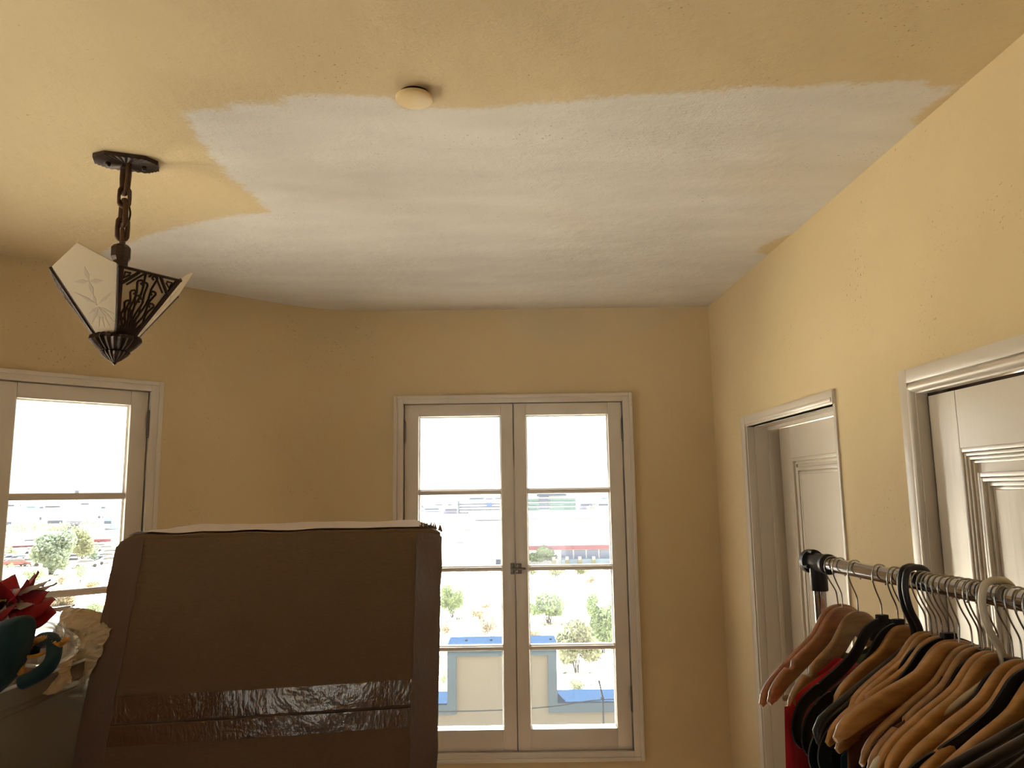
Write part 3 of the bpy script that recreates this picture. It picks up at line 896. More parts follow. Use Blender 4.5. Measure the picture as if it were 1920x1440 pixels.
def tape_mat(nm, bs, co, ro_):
    m, nt, b, out = nodes(nm)
    N, L = nt.nodes, nt.links
    b.inputs['Base Color'].default_value = (0.150, 0.085, 0.045, 1)
    b.inputs['Roughness'].default_value = ro_; b.inputs['Coat Weight'].default_value = co; b.inputs['Coat Roughness'].default_value = 0.08
    tc = N.new('ShaderNodeTexCoord')
    mp = N.new('ShaderNodeMapping'); mp.inputs['Scale'].default_value = (1.0, 1.0, 0.5); L.new(tc.outputs['Object'], mp.inputs[0])
    n = N.new('ShaderNodeTexNoise'); n.inputs['Scale'].default_value = 130; n.inputs['Detail'].default_value = 4; L.new(mp.outputs[0], n.inputs['Vector'])
    n2 = N.new('ShaderNodeTexNoise'); n2.inputs['Scale'].default_value = 14; n2.inputs['Detail'].default_value = 3; n2.inputs['Distortion'].default_value = 1.5; L.new(tc.outputs['Object'], n2.inputs['Vector'])
    a = N.new('ShaderNodeMath'); a.operation = 'MULTIPLY_ADD'; a.inputs[1].default_value = 0.42
    L.new(n.outputs['Fac'], a.inputs[0]); L.new(n2.outputs['Fac'], a.inputs[2])
    bp = N.new('ShaderNodeBump'); bp.inputs['Strength'].default_value = bs; bp.inputs['Distance'].default_value = 0.004
    L.new(a.outputs[0], bp.inputs['Height']); L.new(bp.outputs[0], b.inputs['Normal']); L.new(bp.outputs[0], b.inputs['Coat Normal'])
    return m
M_tape = tape_mat('brown_packing_tape', 0.50, 0.5, 0.16)
M_tape2 = tape_mat('dull_packing_tape', 0.3, 0.1, 0.40)
FL, FR = Vector((-0.865, 1.70, 0)), Vector((-0.168, 1.822, 0))
BX = (FR - FL).normalized(); BY = Vector((-BX.y, BX.x, 0))
BW, BD, BH, BZ = (FR - FL).length, 0.60, 0.797, 0.930
boxe = empty('cardboard_box', mtx=Matrix.Translation((FL.x, FL.y, BZ)) @ Matrix((BX, BY, Vector((0, 0, 1)))).transposed().to_4x4())
tag(boxe, 'large brown taped cardboard box in front of the middle window', 'box')
def shape(a, d, h, off=0.0):
    """a, h in 0..1 over the front, d in 0..1 towards the back; off lifts a point off the front face"""
    x = a * BW; y = d * BD - off; z = h * BH
    x += -0.105 * (1 - h) * (1 - a) - 0.018 * (1 - h) * a
    y -= 0.010 * sin(pi * a) * sin(pi * min(1, max(0, h))) * (1 - d)
    if a < 0.07: z -= 0.016 * ((0.07 - a) / 0.07) ** 2 * max(0, (h - .8) / .2)
    if a > 0.95: z -= 0.010 * ((a - .95) / .05) ** 2 * max(0, (h - .8) / .2)
    z += 0.004 * noise.noise(Vector((a * 9, d * 5, 0))) * (h > .9)
    z -= 0.006 * sin(pi * a) * sin(pi * d) * (h > .99)
    x += 0.0035 * noise.noise(Vector((h * 14, d * 4, a * 3)))
    return Vector((x, y, z))
b = bmesh.new()
bmesh.ops.create_cube(b, size=1.0)
bmesh.ops.subdivide_edges(b, edges=b.edges[:], cuts=26, use_grid_fill=True)
for v in b.verts:
    p = v.co + Vector((0.5, 0.5, 0.5)); dim = Vector((BW, BD, BH))
    P = Vector((p.x * BW, p.y * BD, p.z * BH)); r = 0.010
    Q = Vector([max(r, min(dim[i] - r, P[i])) for i in range(3)]); D = P - Q
    if D.length > 1e-6: P = Q + D.normalized() * r
    v.co = shape(P.x / BW, P.y / BD, P.z / BH)
mb = MB(); mb.add(b)
mb.build('box_body', M_card, boxe, smooth=True, angle=50)
SEAM = 0.507
def slab(name, a0_, a1_, h0, h1, t0, t1, material, na=20, nh=8, skew=0.0, wav=0.0):
    mb = MB(); F = []; G = []
    def hh(a, h): return h + skew * (a - 0.5)
    def P(i, j, t):
        a = a0_ + (a1_ - a0_) * i / na; h = h0 + (h1 - h0) * j / nh
        e = wav * noise.noise(Vector((a * 12, h * 9, 3 * t)))
        hw_ = hh(a, h)
        if wav and j in (0, nh): hw_ += 0.3 * wav * noise.noise(Vector((a * 30, j, 1)))
        return shape(a, 0, hw_, t + e)
    A = [[mb.bm.verts.new(P(i, j, t1)) for j in range(nh + 1)] for i in range(na + 1)]
    B = [[mb.bm.verts.new(P(i, j, t0)) for j in range(nh + 1)] for i in range(na + 1)]
    f = mb.bm.faces.new
    for i in range(na):
        for j in range(nh):
            f((A[i][j], A[i + 1][j], A[i + 1][j + 1], A[i][j + 1])); f((B[i][j], B[i][j + 1], B[i + 1][j + 1], B[i + 1][j]))
    for i in range(na):
        f((A[i][0], B[i][0], B[i + 1][0], A[i + 1][0])); f((A[i][nh], A[i + 1][nh], B[i + 1][nh], B[i][nh]))
    for j in range(nh):
        f((A[0][j], A[0][j + 1], B[0][j + 1], B[0][j])); f((A[na][j], B[na][j], B[na][j + 1], A[na][j + 1]))
    return mb.build(name, material, boxe)
slab('upper_flap', 0.006, 0.994, SEAM + 0.0035, 0.988, 0.0, 0.0045, M_card, 24, 16, 0.0)
slab('lower_flap', 0.006, 0.994, 0.012, SEAM - 0.0035, 0.0, 0.0045, M_card, 24, 16, 0.0)
slab('tape_strip', 0.0, 0.999, SEAM + 0.0045, SEAM + 0.071, 0.0048, 0.0058, M_tape, 60, 8, 0.004, 0.0012)
slab('tape_strip', 0.0, 0.999, SEAM - 0.055, SEAM - 0.0045, 0.0048, 0.0058, M_tape, 60, 8, 0.004, 0.0012)
slab('tape_strip', 0.001, 0.082, 0.02, 0.985, 0.0060, 0.0070, M_tape2, 8, 50, 0.0, 0.0016)
slab('tape_strip', 0.918, 0.999, 0.02, 0.985, 0.0060, 0.0070, M_tape2, 8, 50, 0.0, 0.0016)
for a in (0.455, 0.585):       # pressed creases in the board
    slab('crease', a - 0.0015, a + 0.0015, SEAM + 0.075, 0.985, 0.0045, 0.0052, M_card, 1, 12)
mb = MB()                      # torn tape and fluff on the upper right corner
for q in range(16):
    a = 0.93 + 0.07 * random.random(); P = shape(a, 0.01 + .02 * random.random(), 1.0)
    L_ = 0.006 + 0.01 * random.random()
    mb.tube([P, P + Vector((random.uniform(-.006, .006), -.002, L_))], [0.003, 0.0008], 5)
mb.build('torn_edge', M_card, boxe)
mb = MB()
mb.grid(lambda u, v: shape(0.02 + .93 * u, 0.02 + .9 * v, 1.0) + Vector((0, 0, 0.0025 + 0.002 * noise.noise(Vector((u * 8, v * 8, 0))))), 30, 12)
mb.build('top_sheet', mat('white_wrapping', lin(206, 190, 176), rough=0.6), boxe, smooth=True)

# ---------------------------------------------------------------- plastic bin and its contents
M_bin = glass_mat('clear_plastic_bin', (0.78, 0.74, 0.68, 1), gloss=0.05, rough=0.12, haze=0.55, hazecol=(0.30, 0.26, 0.20, 1), bump=0.1)
M_film = glass_mat('clear_plastic_film', (0.9, 0.93, 0.96, 1), gloss=0.16, rough=0.06, haze=0.16, hazecol=(0.7, 0.72, 0.75, 1), bump=0.5)
BCX, BCY, BHX, BHY = -1.145, 1.435, 0.240, 0.315
binr = empty('plastic_bin', loc=(BCX, BCY, 0.93))
tag(binr, 'translucent plastic storage bin full of decorations left of the cardboard box', 'bin')
profb = [(0.050, 0.004), (0.044, 0.012), (0.004, 0.490), (-0.004, 0.496), (-0.004, 0.506), (-0.012, 0.512), (-0.016, 0.538), (-0.010, 0.5445), (0.0, 0.5445), (0.004, 0.536), (0.008, 0.50), (0.047, 0.016), (0.06, 0.010)]
def rr(u, ins):
    hx, hy, r = BHX - ins, BHY - ins, 0.055
    per_ = [(hx - r, -hy + r, -90), (hx - r, hy - r, 0), (-hx + r, hy - r, 90), (-hx + r, -hy + r, 180)]
    k = int(u * 4) % 4; t = (u * 4) % 1
    cx, cy, a = per_[k]; a = radians(a + 90 * t)
    return cx + r * cos(a), cy + r * sin(a)
mb = MB()
NU = 48
rings = []
for ins, z in profb:
    rings.append([mb.bm.verts.new((*rr(i / NU, ins), z)) for i in range(NU)])
for A, B in zip(rings, rings[1:]):
    for i in range(NU): mb.bm.faces.new((A[i], A[(i + 1) % NU], B[(i + 1) % NU], B[i]))
mb.bm.faces.new(rings[0]); mb.bm.faces.new(rings[-1])
mb.build('bin_shell', M_bin, binr, smooth=True, angle=40)
mb = MB()
M_rimlight = mat('rim_highlight', lin(215, 222, 235), rough=0.08, spec=0.9, coat=1.0)  # bluish white puts the highlight along the bin rim into its colour
mb.tube([(*rr(i / 96, -0.013), 0.5455) for i in range(96)], 0.0035, 6, closed=True)
mb.build('rim', M_rimlight, binr, smooth=True)

M_paper = mat('kraft_tissue_paper', lin(196, 168, 128), rough=0.7, nscale=6, namt=0.15, transl=0.25)
M_paper2 = mat('cream_tissue_paper', lin(205, 188, 160), rough=0.65, nscale=6, namt=0.1, transl=0.3)
def crumple(name, c, size, seed, material, rot=(0, 0, 0), amp=0.02, n=26, label=None, cat='paper', group=None):
    mb = MB()
    def f(u, v):
        x, y = (u - .5) * size[0], (v - .5) * size[1]
        p = Vector((x * 22 + seed, y * 22, seed * 1.7))
        z = amp * (noise.noise(p) + 0.5 * abs(noise.noise(p * 2.3)) * 2) + size[2] * (1 - (2 * u - 1) ** 2) * (1 - (2 * v - 1) ** 2)
        return Vector((x + 0.4 * amp * noise.noise(p + Vector((9, 0, 0))), y + 0.4 * amp * noise.noise(p + Vector((0, 9, 0))), z))
    mb.grid(f, n, n)
    o = mb.build(name, material, smooth=False)
    md = o.modifiers.new('thick', 'SOLIDIFY'); md.thickness = 0.0012
    o.location = c; o.rotation_euler = [radians(a) for a in rot]
    tag(o, label, cat, group)
    return o
mb = MB()
mb.grid(lambda u, v: Vector(((u - .5) * .38, (v - .5) * .52, 0.33 + 0.055 * noise.noise(Vector((u * 5, v * 6, 4))) + 0.02 * noise.noise(Vector((u * 16, v * 18, 4))))), 40, 48)
mb.box(-.17, .17, -.24, .24, 0.02, 0.28, 0.03)
o = mb.build('packing_paper', M_paper, binr); o['kind'] = 'stuff'
crumple('tissue_paper', (-0.93, 1.685, 1.500), (0.13, 0.15, 0.03), 3, M_paper2, (62, 4, -8), label='pale crumpled tissue paper standing up beside the cardboard box edge')
crumple('tissue_paper', (-1.01, 1.57, 1.455), (0.26, 0.20, 0.03), 8, M_paper, (22, -14, 20), label='brown tissue paper sheet lying flat behind the teal ring')
crumple('tissue_paper', (-0.985, 1.52, 1.445), (0.09, 0.24, 0.02), 14, M_paper, (4, 22, 0), amp=0.018, label='wrinkled brown tissue paper along the right rim of the bin')
crumple('tissue_paper', (-0.975, 1.33, 1.455), (0.08, 0.09, 0.02), 21, M_paper2, (30, 20, 10), amp=0.016, label='small folded cream paper scrap near the front bin rim')

# clear plastic clamshell
mb = MB()
mb.grid(lambda u, v: Vector((0.062 * cos(2 * pi * u) * sin(v * pi / 2 + .02), 0.05 * sin(2 * pi * u) * sin(v * pi / 2 + .02), 0.045 * cos(v * pi / 2))), 40, 12, closed_u=True)
mb.grid(lambda u, v: Vector(((0.062 + .010 * v) * cos(2 * pi * u), (0.05 + .010 * v) * sin(2 * pi * u), -0.001)), 40, 2, closed_u=True)
for rr_ in (0.7, 0.45): mb.tube([(0.062 * rr_ * cos(a), 0.05 * rr_ * sin(a), 0.046 * sqrt(1 - rr_ * rr_)) for a in [2 * pi * k / 40 for k in range(40)]], 0.002, 5, closed=True)
dome = mb.build('clear_dome', M_film, smooth=True)
dome.location = (-0.955, 1.60, 1.512); dome.rotation_euler = (radians(28), radians(12), 0)
tag(dome, 'clear plastic domed packaging lid lying on top of the bin contents', 'plastic lid')

M_teal = mat('teal_velvet', lin(12, 46, 52), rough=0.95, sheen=0.08, nscale=12, namt=0.25, bump=0.3, bscale=60)
M_gold = mat('gold_cord', lin(190, 132, 50), rough=0.6, nscale=60, namt=0.35)
def at(px, py, Y):
    """the point at depth Y that the photograph shows at px, py (used to take positions off the photograph)"""
    d = _f + _rt * ((px - 960) / 1435.0) - _up * ((py - 720) / 1435.0)
    return EYE + d * (Y / d.y)
# teal stocking: a soft cushion-like shape leaning in the bin
outl = [at(x, y, 1.36) for x, y in ((-70, 1185), (-20, 1172), (20, 1158), (50, 1150), (62, 1162), (58, 1190), (50, 1220), (38, 1250), (22, 1276), (0, 1300), (-40, 1325), (-80, 1330))]
cen = sum(outl, Vector()) / len(outl)
mb = MB()
rings = []
for t, sc_ in ((-1, .55), (-.8, .86), (-.35, 1.0), (.35, 1.0), (.8, .86), (1, .55)):
    rings.append([mb.bm.verts.new(cen + (p - cen) * sc_ + Vector((0, t * 0.032, 0))) for p in outl])
for A, B in zip(rings, rings[1:]):
    for i in range(len(A)): mb.bm.faces.new((A[i], A[(i + 1) % len(A)], B[(i + 1) % len(A)], B[i]))
mb.bm.faces.new(rings[0]); mb.bm.faces.new(rings[-1])
o = mb.build('velvet_stocking', M_teal, smooth=True)
md = o.modifiers.new('s', 'SUBSURF'); md.levels = 2; md.render_levels = 2
tag(o, 'dark teal velvet stocking folded in the front of the bin', 'stocking')
ring = empty('velvet_ring', loc=at(75, 1235, 1.40))
tag(ring, 'teal velvet ring wound with gold cord lying in the bin', 'ornament')
loc0 = at(75, 1235, 1.40)
mb = MB()
P = [at(x, y, Y) - loc0 for x, y, Y in ((62, 1230, 1.44), (66, 1212, 1.44), (78, 1200, 1.43), (93, 1198, 1.41), (101, 1206, 1.39), (101, 1228, 1.37), (90, 1250, 1.355), (66, 1268, 1.35), (40, 1280, 1.35))]
mb.tube(catmull(P, 5), [0.010] * 10 + [0.0125] * 31, 12)
mb.build('velvet_roll', M_teal, ring, smooth=True)
mb = MB()
P = [at(x, y, Y) - loc0 for x, y, Y in ((38, 1265, 1.365), (42, 1240, 1.38), (50, 1218, 1.40), (66, 1202, 1.41), (88, 1197, 1.395), (103, 1209, 1.375), (112, 1208, 1.375), (124, 1198, 1.37))]
cc = catmull(P, 8)
for ph in (0, 2.1, 4.2):
    mb.tube([p + Vector((0.0028 * cos(i * 1.1 + ph), 0, 0.0028 * sin(i * 1.1 + ph))) for i, p in enumerate(cc)], 0.0032, 5)
P = [at(x, y, 1.37) - loc0 for x, y in ((52, 1232), (70, 1229), (86, 1222))]
mb.tube(catmull(P, 6), 0.0032, 6)
mb.build('cord', M_gold, ring, smooth=True)

# artificial poinsettia
M_red = mat('red_petal_cloth', lin(168, 16, 32), rough=0.75, sheen=0.2, nscale=20, namt=0.2, transl=0.15)
M_wht = mat('white_petal_cloth', lin(214, 202, 200), rough=0.7, transl=0.3)
M_grn = mat('lime_leaf_cloth', lin(176, 186, 84), rough=0.7, transl=0.3)
flower = empty('artificial_poinsettia', loc=at(22, 1152, 1.47))
tag(flower, 'red and white artificial poinsettia on top of the bin by the left window', 'artificial flower')
def petal_mesh(name, L_, W_, cup, material, serr=0.0):
    mb = MB()
    def f(u, v):
        t = v; w = W_ * max(0.0, sin(pi * min(1, t ** 0.85))) ** 0.8 * (1 + serr * (1 if int(t * 12) % 2 else -1)) * (1 - t) ** 0.15 if t < 1 else 0
        x = (u - .5) * 2 * w
        return Vector((x, L_ * t, cup * (t * t) - 0.35 * abs(x) + 0.004 * sin(t * 14) * (u - .5)))
    mb.grid(f, 5, 13)
    o = mb.build(name, material, smooth=True)
    md = o.modifiers.new('thick', 'SOLIDIFY'); md.thickness = 0.0008
    return o
def put_petal(o, loc, yaw, pitch, roll=0):
    o.parent = flower
    o.matrix_local = Matrix.Translation(loc) @ Matrix.Rotation(radians(yaw), 4, 'Z') @ Matrix.Rotation(radians(pitch), 4, 'X') @ Matrix.Rotation(radians(roll), 4, 'Y')
pr = petal_mesh('red_petal', 0.092, 0.036, 0.012, M_red)
spec = []
random.seed(11)
for i in range(11): spec.append((Vector((-0.03, 0, 0.0)), i * 33 + random.uniform(-8, 8), random.uniform(-10, 12)))
for i in range(9): spec.append((Vector((-0.03, 0, 0.008)), i * 40 + 15, random.uniform(22, 42)))
for i in range(6): spec.append((Vector((-0.012, -0.01, -0.018)), 250 + i * 30, random.uniform(-50, -20)))
for i in range(10): spec.append((Vector((-0.045 + 0.018 * (i % 4), -0.02 - 0.010 * (i // 4), 0.012 - 0.008 * (i // 4))), -66 - 9 * (i % 5), 14 - 9 * (i // 3)))
for i, (l, y, p) in enumerate(spec):
    o = pr if i == 0 else pr.copy()
    if i: COL.objects.link(o)
    put_petal(o, l, y, p, random.uniform(-20, 20) if i < 26 else random.uniform(35, 60))
pw = petal_mesh('white_leaf', 0.075, 0.024, 0.010, M_wht, 0.08)
wspec = [((0.0, 0.0, 0.045), -95, 6, 10), ((-0.005, 0.0, 0.04), -70, 2, -15), ((-.01, 0, .035), -110, -18, 20), ((-.02, -.02, .03), 170, 5, 30),
         ((-0.02, -0.03, 0.02), -150, 10, -30), ((0.0, -0.075, -0.045), -20, 55, 20), ((0.005, -0.08, -0.04), -75, 15, -10), ((0.035, 0, 0.01), -80, -5, 0)]
for i, (l, y, p, r) in enumerate(wspec):
    o = pw if i == 0 else pw.copy()
    if i: COL.objects.link(o)
    put_petal(o, Vector(l), y, p, r)
pg = petal_mesh('green_leaf', 0.055, 0.014, 0.006, M_grn, 0.08)
put_petal(pg, Vector((0.005, -0.01, 0.025)), -85, -25, 0)
o = pg.copy(); COL.objects.link(o); put_petal(o, Vector((-0.03, -.02, .035)), -120, -10, 0)
mb = MB(); mb.tube([(-0.03, 0, 0.0), (-0.04, 0.01, -0.09), (-0.05, 0.02, -0.2)], 0.004, 6); mb.build('stem', mat('green_stem', lin(60, 80, 40)), flower)
mb = MB()
for q in range(7): mb.lathe([(0.001, .006), (.004, .009), (.003, .013), (.0005, .014)], 8, c=(-0.03 + .008 * cos(q), .008 * sin(q)))
mb.build('flower_centre', M_grn, flower, smooth=True)

# upright clear lid between bin and box
mb = MB()
def film(u, v):
    y = 1.70 + 0.35 * u; z = 0.935 + 0.61 * v
    return Vector((-0.893 - 0.10 * (1 - v) - 0.17 * (y - 1.70) + 0.003 * noise.noise(Vector((u * 3, v * 12, 0))), y, z))
mb.grid(film, 8, 40)
o = mb.build('plastic_sheet', M_film, smooth=True)
md = o.modifiers.new('thick', 'SOLIDIFY'); md.thickness = 0.004
tag(o, 'clear plastic sheet standing on edge between bin and cardboard box', 'plastic sheet')
# ---------------------------------------------------------------- garment rack
M_chrome = mat('chrome_tube', lin(200, 200, 205), rough=0.09, metal=1.0)
M_blackpl = mat('black_plastic', lin(34, 34, 38), rough=0.38, spec=0.5)
def rail(y): return Vector((0.646 + 0.067 * (1.57 - y), y, 1.65))
RDIR = (rail(0.0) - rail(1.0)).normalized()
rack = empty('garment_rack', loc=(0.665, 1.3, 0))
ro = Vector((0.665, 1.3, 0))
tag(rack, 'chrome rolling garment rack with black corner joints beside the doors', 'clothes rack')
mb = MB(); mb.tube([rail(1.66) - ro, rail(0.18) - ro], 0.0145, 28); mb.build('top_rail', M_chrome, rack, smooth=True, angle=50)
for yy, far in ((1.655, True), (0.22, False)):
    e = rail(yy) - ro; s = 1 if far else -1
    D = -RDIR * s
    mb = MB()
    mb.tube([e - D * 0.050, e - D * 0.047, e + D * 0.022], [0.0175, 0.0192, 0.0192], 28)
    mb.tube([e - D * 0.051, e - D * 0.041], 0.0208, 28)
    mb.tube([e + Vector((0, 0, -0.008)), e + Vector((0, 0, -0.056)), e + Vector((0, 0, -0.058))], [0.0175, 0.0175, 0.0165], 28)
    mb.build('corner_joint', M_blackpl, rack, smooth=True, angle=45)
    mb = MB()
    mb.tube([e + D * 0.020, e + D * 0.036, e + D * 0.040], [0.0255, 0.0255, 0.020], 32)
    side = D.cross(Vector((0, 0, 1)))
    for k in range(4):
        a = k * pi / 2 + .4
        o_ = side * cos(a) * 0.0215 + Vector((0, 0, 1)) * sin(a) * 0.0215
        mb.tube([e + D * 0.002 + o_, e + D * 0.026 + o_], 0.0045, 8)
    mb.build('end_cap', M_blackpl, rack, smooth=True, angle=45)
    mb = MB(); mb.tube([(e.x, e.y, 1.60), (e.x, e.y, 0.14)], 0.0125, 24); mb.build('upright', M_chrome, rack, smooth=True, angle=50)
    mb = MB(); mb.tube([(e.x - 0.24, e.y, 0.13), (e.x + 0.24, e.y, 0.13)], 0.0125, 16); mb.build('foot_bar', M_chrome, rack, smooth=True, angle=50)
    for sx in (-0.23, 0.23):
        mb = MB(); mb.tube([(e.x + sx - .012, e.y, 0.03), (e.x + sx + .012, e.y, 0.03)], 0.03, 20); mb.tube([(e.x + sx, e.y, 0.05), (e.x + sx, e.y, 0.12)], 0.012, 10)
        mb.build('caster', M_blackpl, rack, smooth=True, angle=45)
mb = MB(); e0, e1 = rail(1.655) - ro, rail(0.22) - ro
mb.tube([(e0.x, e0.y, 0.13), (e1.x, e1.y, 0.13)], 0.0125, 16); mb.build('bottom_rail', M_chrome, rack, smooth=True, angle=50)

# ---------------------------------------------------------------- hangers
def wood(name, c0, c1):
    m, nt, b, out = nodes(name)
    N, L = nt.nodes, nt.links
    tc = N.new('ShaderNodeTexCoord'); mp = N.new('ShaderNodeMapping'); mp.inputs['Scale'].default_value = (3, 14, 22)
    L.new(tc.outputs['Object'], mp.inputs[0])
    n = N.new('ShaderNodeTexNoise'); n.inputs['Scale'].default_value = 3.5; n.inputs['Detail'].default_value = 7; n.inputs['Distortion'].default_value = 0.6
    L.new(mp.outputs[0], n.inputs['Vector'])
    r = N.new('ShaderNodeValToRGB'); L.new(n.outputs['Fac'], r.inputs[0])
    r.color_ramp.elements[0].position = 0.3; r.color_ramp.elements[0].color = c0
    r.color_ramp.elements[1].position = 0.7; r.color_ramp.elements[1].color = c1
    L.new(r.outputs[0], b.inputs['Base Color'])
    b.inputs['Roughness'].default_value = 0.32; b.inputs['Coat Weight'].default_value = 0.35; b.inputs['Coat Roughness'].default_value = 0.12
    return m
M_wood1 = wood('varnished_maple', lin(160, 112, 62), lin(194, 145, 88))
M_wood2 = wood('pinkish_wood', lin(150, 94, 66), lin(184, 128, 92))
M_wood3 = wood('tan_wood', lin(142, 104, 66), lin(176, 134, 88))
M_velvet = mat('black_velvet', lin(22, 22, 24), rough=0.95, sheen=0.3, spec=0.2)
M_brownfelt = mat('dark_brown_flocking', lin(52, 42, 32), rough=0.95, sheen=0.4)
M_white = mat('white_plastic', lin(206, 198, 180), rough=0.4)
M_hook = mat('hook_steel', lin(170, 168, 165), rough=0.2, metal=1.0)
M_bar = M_wood3

def hook(mb, zb, r=0.0013, R=0.0205):
    """question-mark hook: neck at x=0, bulging left, over the rail (rail centre at the origin)"""
    P = [(0, 0, zb), (0, 0, -0.058), (-0.003, 0, -0.046), (-0.013, 0, -0.028), (-0.0195, 0, -0.012), (-0.0205, 0, 0.0), (-0.0165, 0, 0.0105), (-0.009, 0, 0.0160),
         (0.0, 0, 0.0168), (0.009, 0, 0.0155), (0.0165, 0, 0.0100), (0.020, 0, 0.0), (0.0185, 0, -0.010), (0.013, 0, -0.019)]
    if r > 0.003:
        P = [(0, 0, zb), (0, 0, -0.085), (-0.004, 0, -0.070), (-0.020, 0, -0.045), (-0.0285, 0, -0.018), (-0.0285, 0, 0.0), (-0.023, 0, 0.015), (-0.012, 0, 0.0210),
             (0.0, 0, 0.0225), (0.013, 0, 0.0205), (0.023, 0, 0.0130), (0.0275, 0, 0.0), (0.0265, 0, -0.014)]
    mb.tube(catmull(P, 6), r, 8)
TOPW = [(0.0, 0.0), (0.012, 0.0008), (0.026, 0.005), (0.040, 0.014), (0.054, 0.028), (0.070, 0.045), (0.092, 0.062), (0.120, 0.078), (0.150, 0.094), (0.178, 0.109), (0.200, 0.124), (0.214, 0.140), (0.221, 0.156)]
LOWW = [(0.0, 0.040), (0.010, 0.042), (0.022, 0.050), (0.034, 0.060), (0.046, 0.070), (0.060, 0.082), (0.080, 0.095), (0.106, 0.109), (0.136, 0.123), (0.164, 0.136), (0.186, 0.148), (0.204, 0.157), (0.217, 0.163)]
TOPW = [(x, z * (1 if x < .05 else 1 - 0.12 * min(1, (x - .05) / .05))) for x, z in TOPW]
LOWW = [(x, z * (1 if x < .05 else 1 - 0.12 * min(1, (x - .05) / .05))) for x, z in LOWW]
def interp(P, n):
    pts = catmull([(p[0], 0, p[1]) for p in P], n)
    return [(p.x, p.z) for p in pts]
def wooden(material, notch=False, bar=False, thick=0.013, name='wooden_hanger', scale=1.0):
    root = empty(name, loc=(0, 0, 0))
    Z0 = -0.078
    T, B = interp(TOPW, 4), interp(LOWW, 4)
    T = [(-x, z) for x, z in T[:0:-1]] + T; B = [(-x, z) for x, z in B[:0:-1]] + B
    mb = MB(); rings = []
    N_ = len(T)
    for i, ((tx, tz), (bx, bz)) in enumerate(zip(T, B)):
        a = Vector((tx * scale, 0, Z0 - tz * scale)); c = Vector((bx * scale, 0, Z0 - bz * scale))
        if notch and 0.150 < abs(tx) < 0.158: a = a + (c - a) * 0.28
        k = abs(tx) / 0.221
        yb = -0.030 * k * k + 0.004
        h = thick / 2 * (1 - 0.35 * (k > 0.97))
        sec = []
        for f, w in ((0.0, .45), (0.06, .85), (0.2, 1.0), (0.8, 1.0), (0.94, .85), (1.0, .45)):
            sec.append(a + (c - a) * f + Vector((0, yb - h * w, 0)))
        for f, w in ((1.0, .45), (0.94, .85), (0.8, 1.0), (0.2, 1.0), (0.06, .85), (0.0, .45)):
            sec.append(a + (c - a) * f + Vector((0, yb + h * w, 0)))
        rings.append([mb.bm.verts.new(p) for p in sec])
    for A, C in zip(rings, rings[1:]):
        for k in range(len(A)): mb.bm.faces.new((A[k], A[(k + 1) % len(A)], C[(k + 1) % len(A)], C[k]))
    mb.bm.faces.new(rings[0]); mb.bm.faces.new(rings[-1])
    mb.build('hanger_body', material, root, smooth=True, angle=50)
    mb = MB(); hook(mb, Z0 - 0.012); mb.build('hook', M_hook, root, smooth=True)
    if bar:
        mb = MB(); mb.tube([(-0.185, -0.018, Z0 - .146), (0.185, -0.018, Z0 - .146)], 0.0055, 10); mb.build('trouser_bar', M_bar, root, smooth=True)
    return root
def band(mb, pts, w, t, closed=True):
    """flat band with width w in the hanger plane and thickness t across it"""
    N_ = len(pts); rings = []
    for i in range(N_):
        a, c = Vector(pts[(i - 1) % N_]) if (closed or i) else Vector(pts[i]), Vector(pts[(i + 1) % N_]) if (closed or i < N_ - 1) else Vector(pts[i])
        T_ = (c - a).normalized(); n_ = Vector((T_.z, 0, -T_.x)); p = Vector(pts[i])
        rings.append([mb.bm.verts.new(p + n_ * (w / 2 * u) + Vector((0, t / 2 * v, 0))) for u, v in ((-1, -.6), (-.8, -1), (.8, -1), (1, -.6), (1, .6), (.8, 1), (-.8, 1), (-1, .6))])
    for i in range(N_ if closed else N_ - 1):
        A, B = rings[i], rings[(i + 1) % N_]
        for k in range(8): mb.bm.faces.new((A[k], A[(k + 1) % 8], B[(k + 1) % 8], B[k]))
    if not closed: mb.bm.faces.new(rings[0]); mb.bm.faces.new(rings[-1])
def velvet(material, name='velvet_hanger', w=0.020, t=0.0065, Z0=-0.080):
    root = empty(name)
    half = [(0.0, 0.006), (0.020, 0.009), (0.042, 0.020), (0.060, 0.040), (0.080, 0.060), (0.115, 0.082), (0.150, 0.100), (0.158, 0.108), (0.166, 0.107), (0.195, 0.123), (0.212, 0.145), (0.216, 0.168), (0.205, 0.184), (0.180, 0.190)]
    P = [(-x, z) for x, z in half[:0:-1]] + half
    P = [(p.x, 0, Z0 - p.z) for p in catmull([(x, 0, z) for x, z in P], 4)]
    P += [(0.12, 0, Z0 - 0.189), (0.06, 0, Z0 - 0.187), (0, 0, Z0 - 0.187), (-0.06, 0, Z0 - 0.187), (-0.12, 0, Z0 - 0.189)]
    mb = MB(); band(mb, P, w, t)
    mb.box(-0.030, 0.030, -t * .45, t * .45, Z0 - 0.034, Z0 - 0.010, 0.001)
    mb.box(-0.011, 0.011, -0.006, 0.006, Z0 - 0.004, Z0 + 0.010, 0.002)
    mb.build('hanger_body', material, root, smooth=True, angle=50)
    mb = MB(); hook(mb, Z0 - 0.004); mb.build('hook', M_hook, root, smooth=True)
    return root
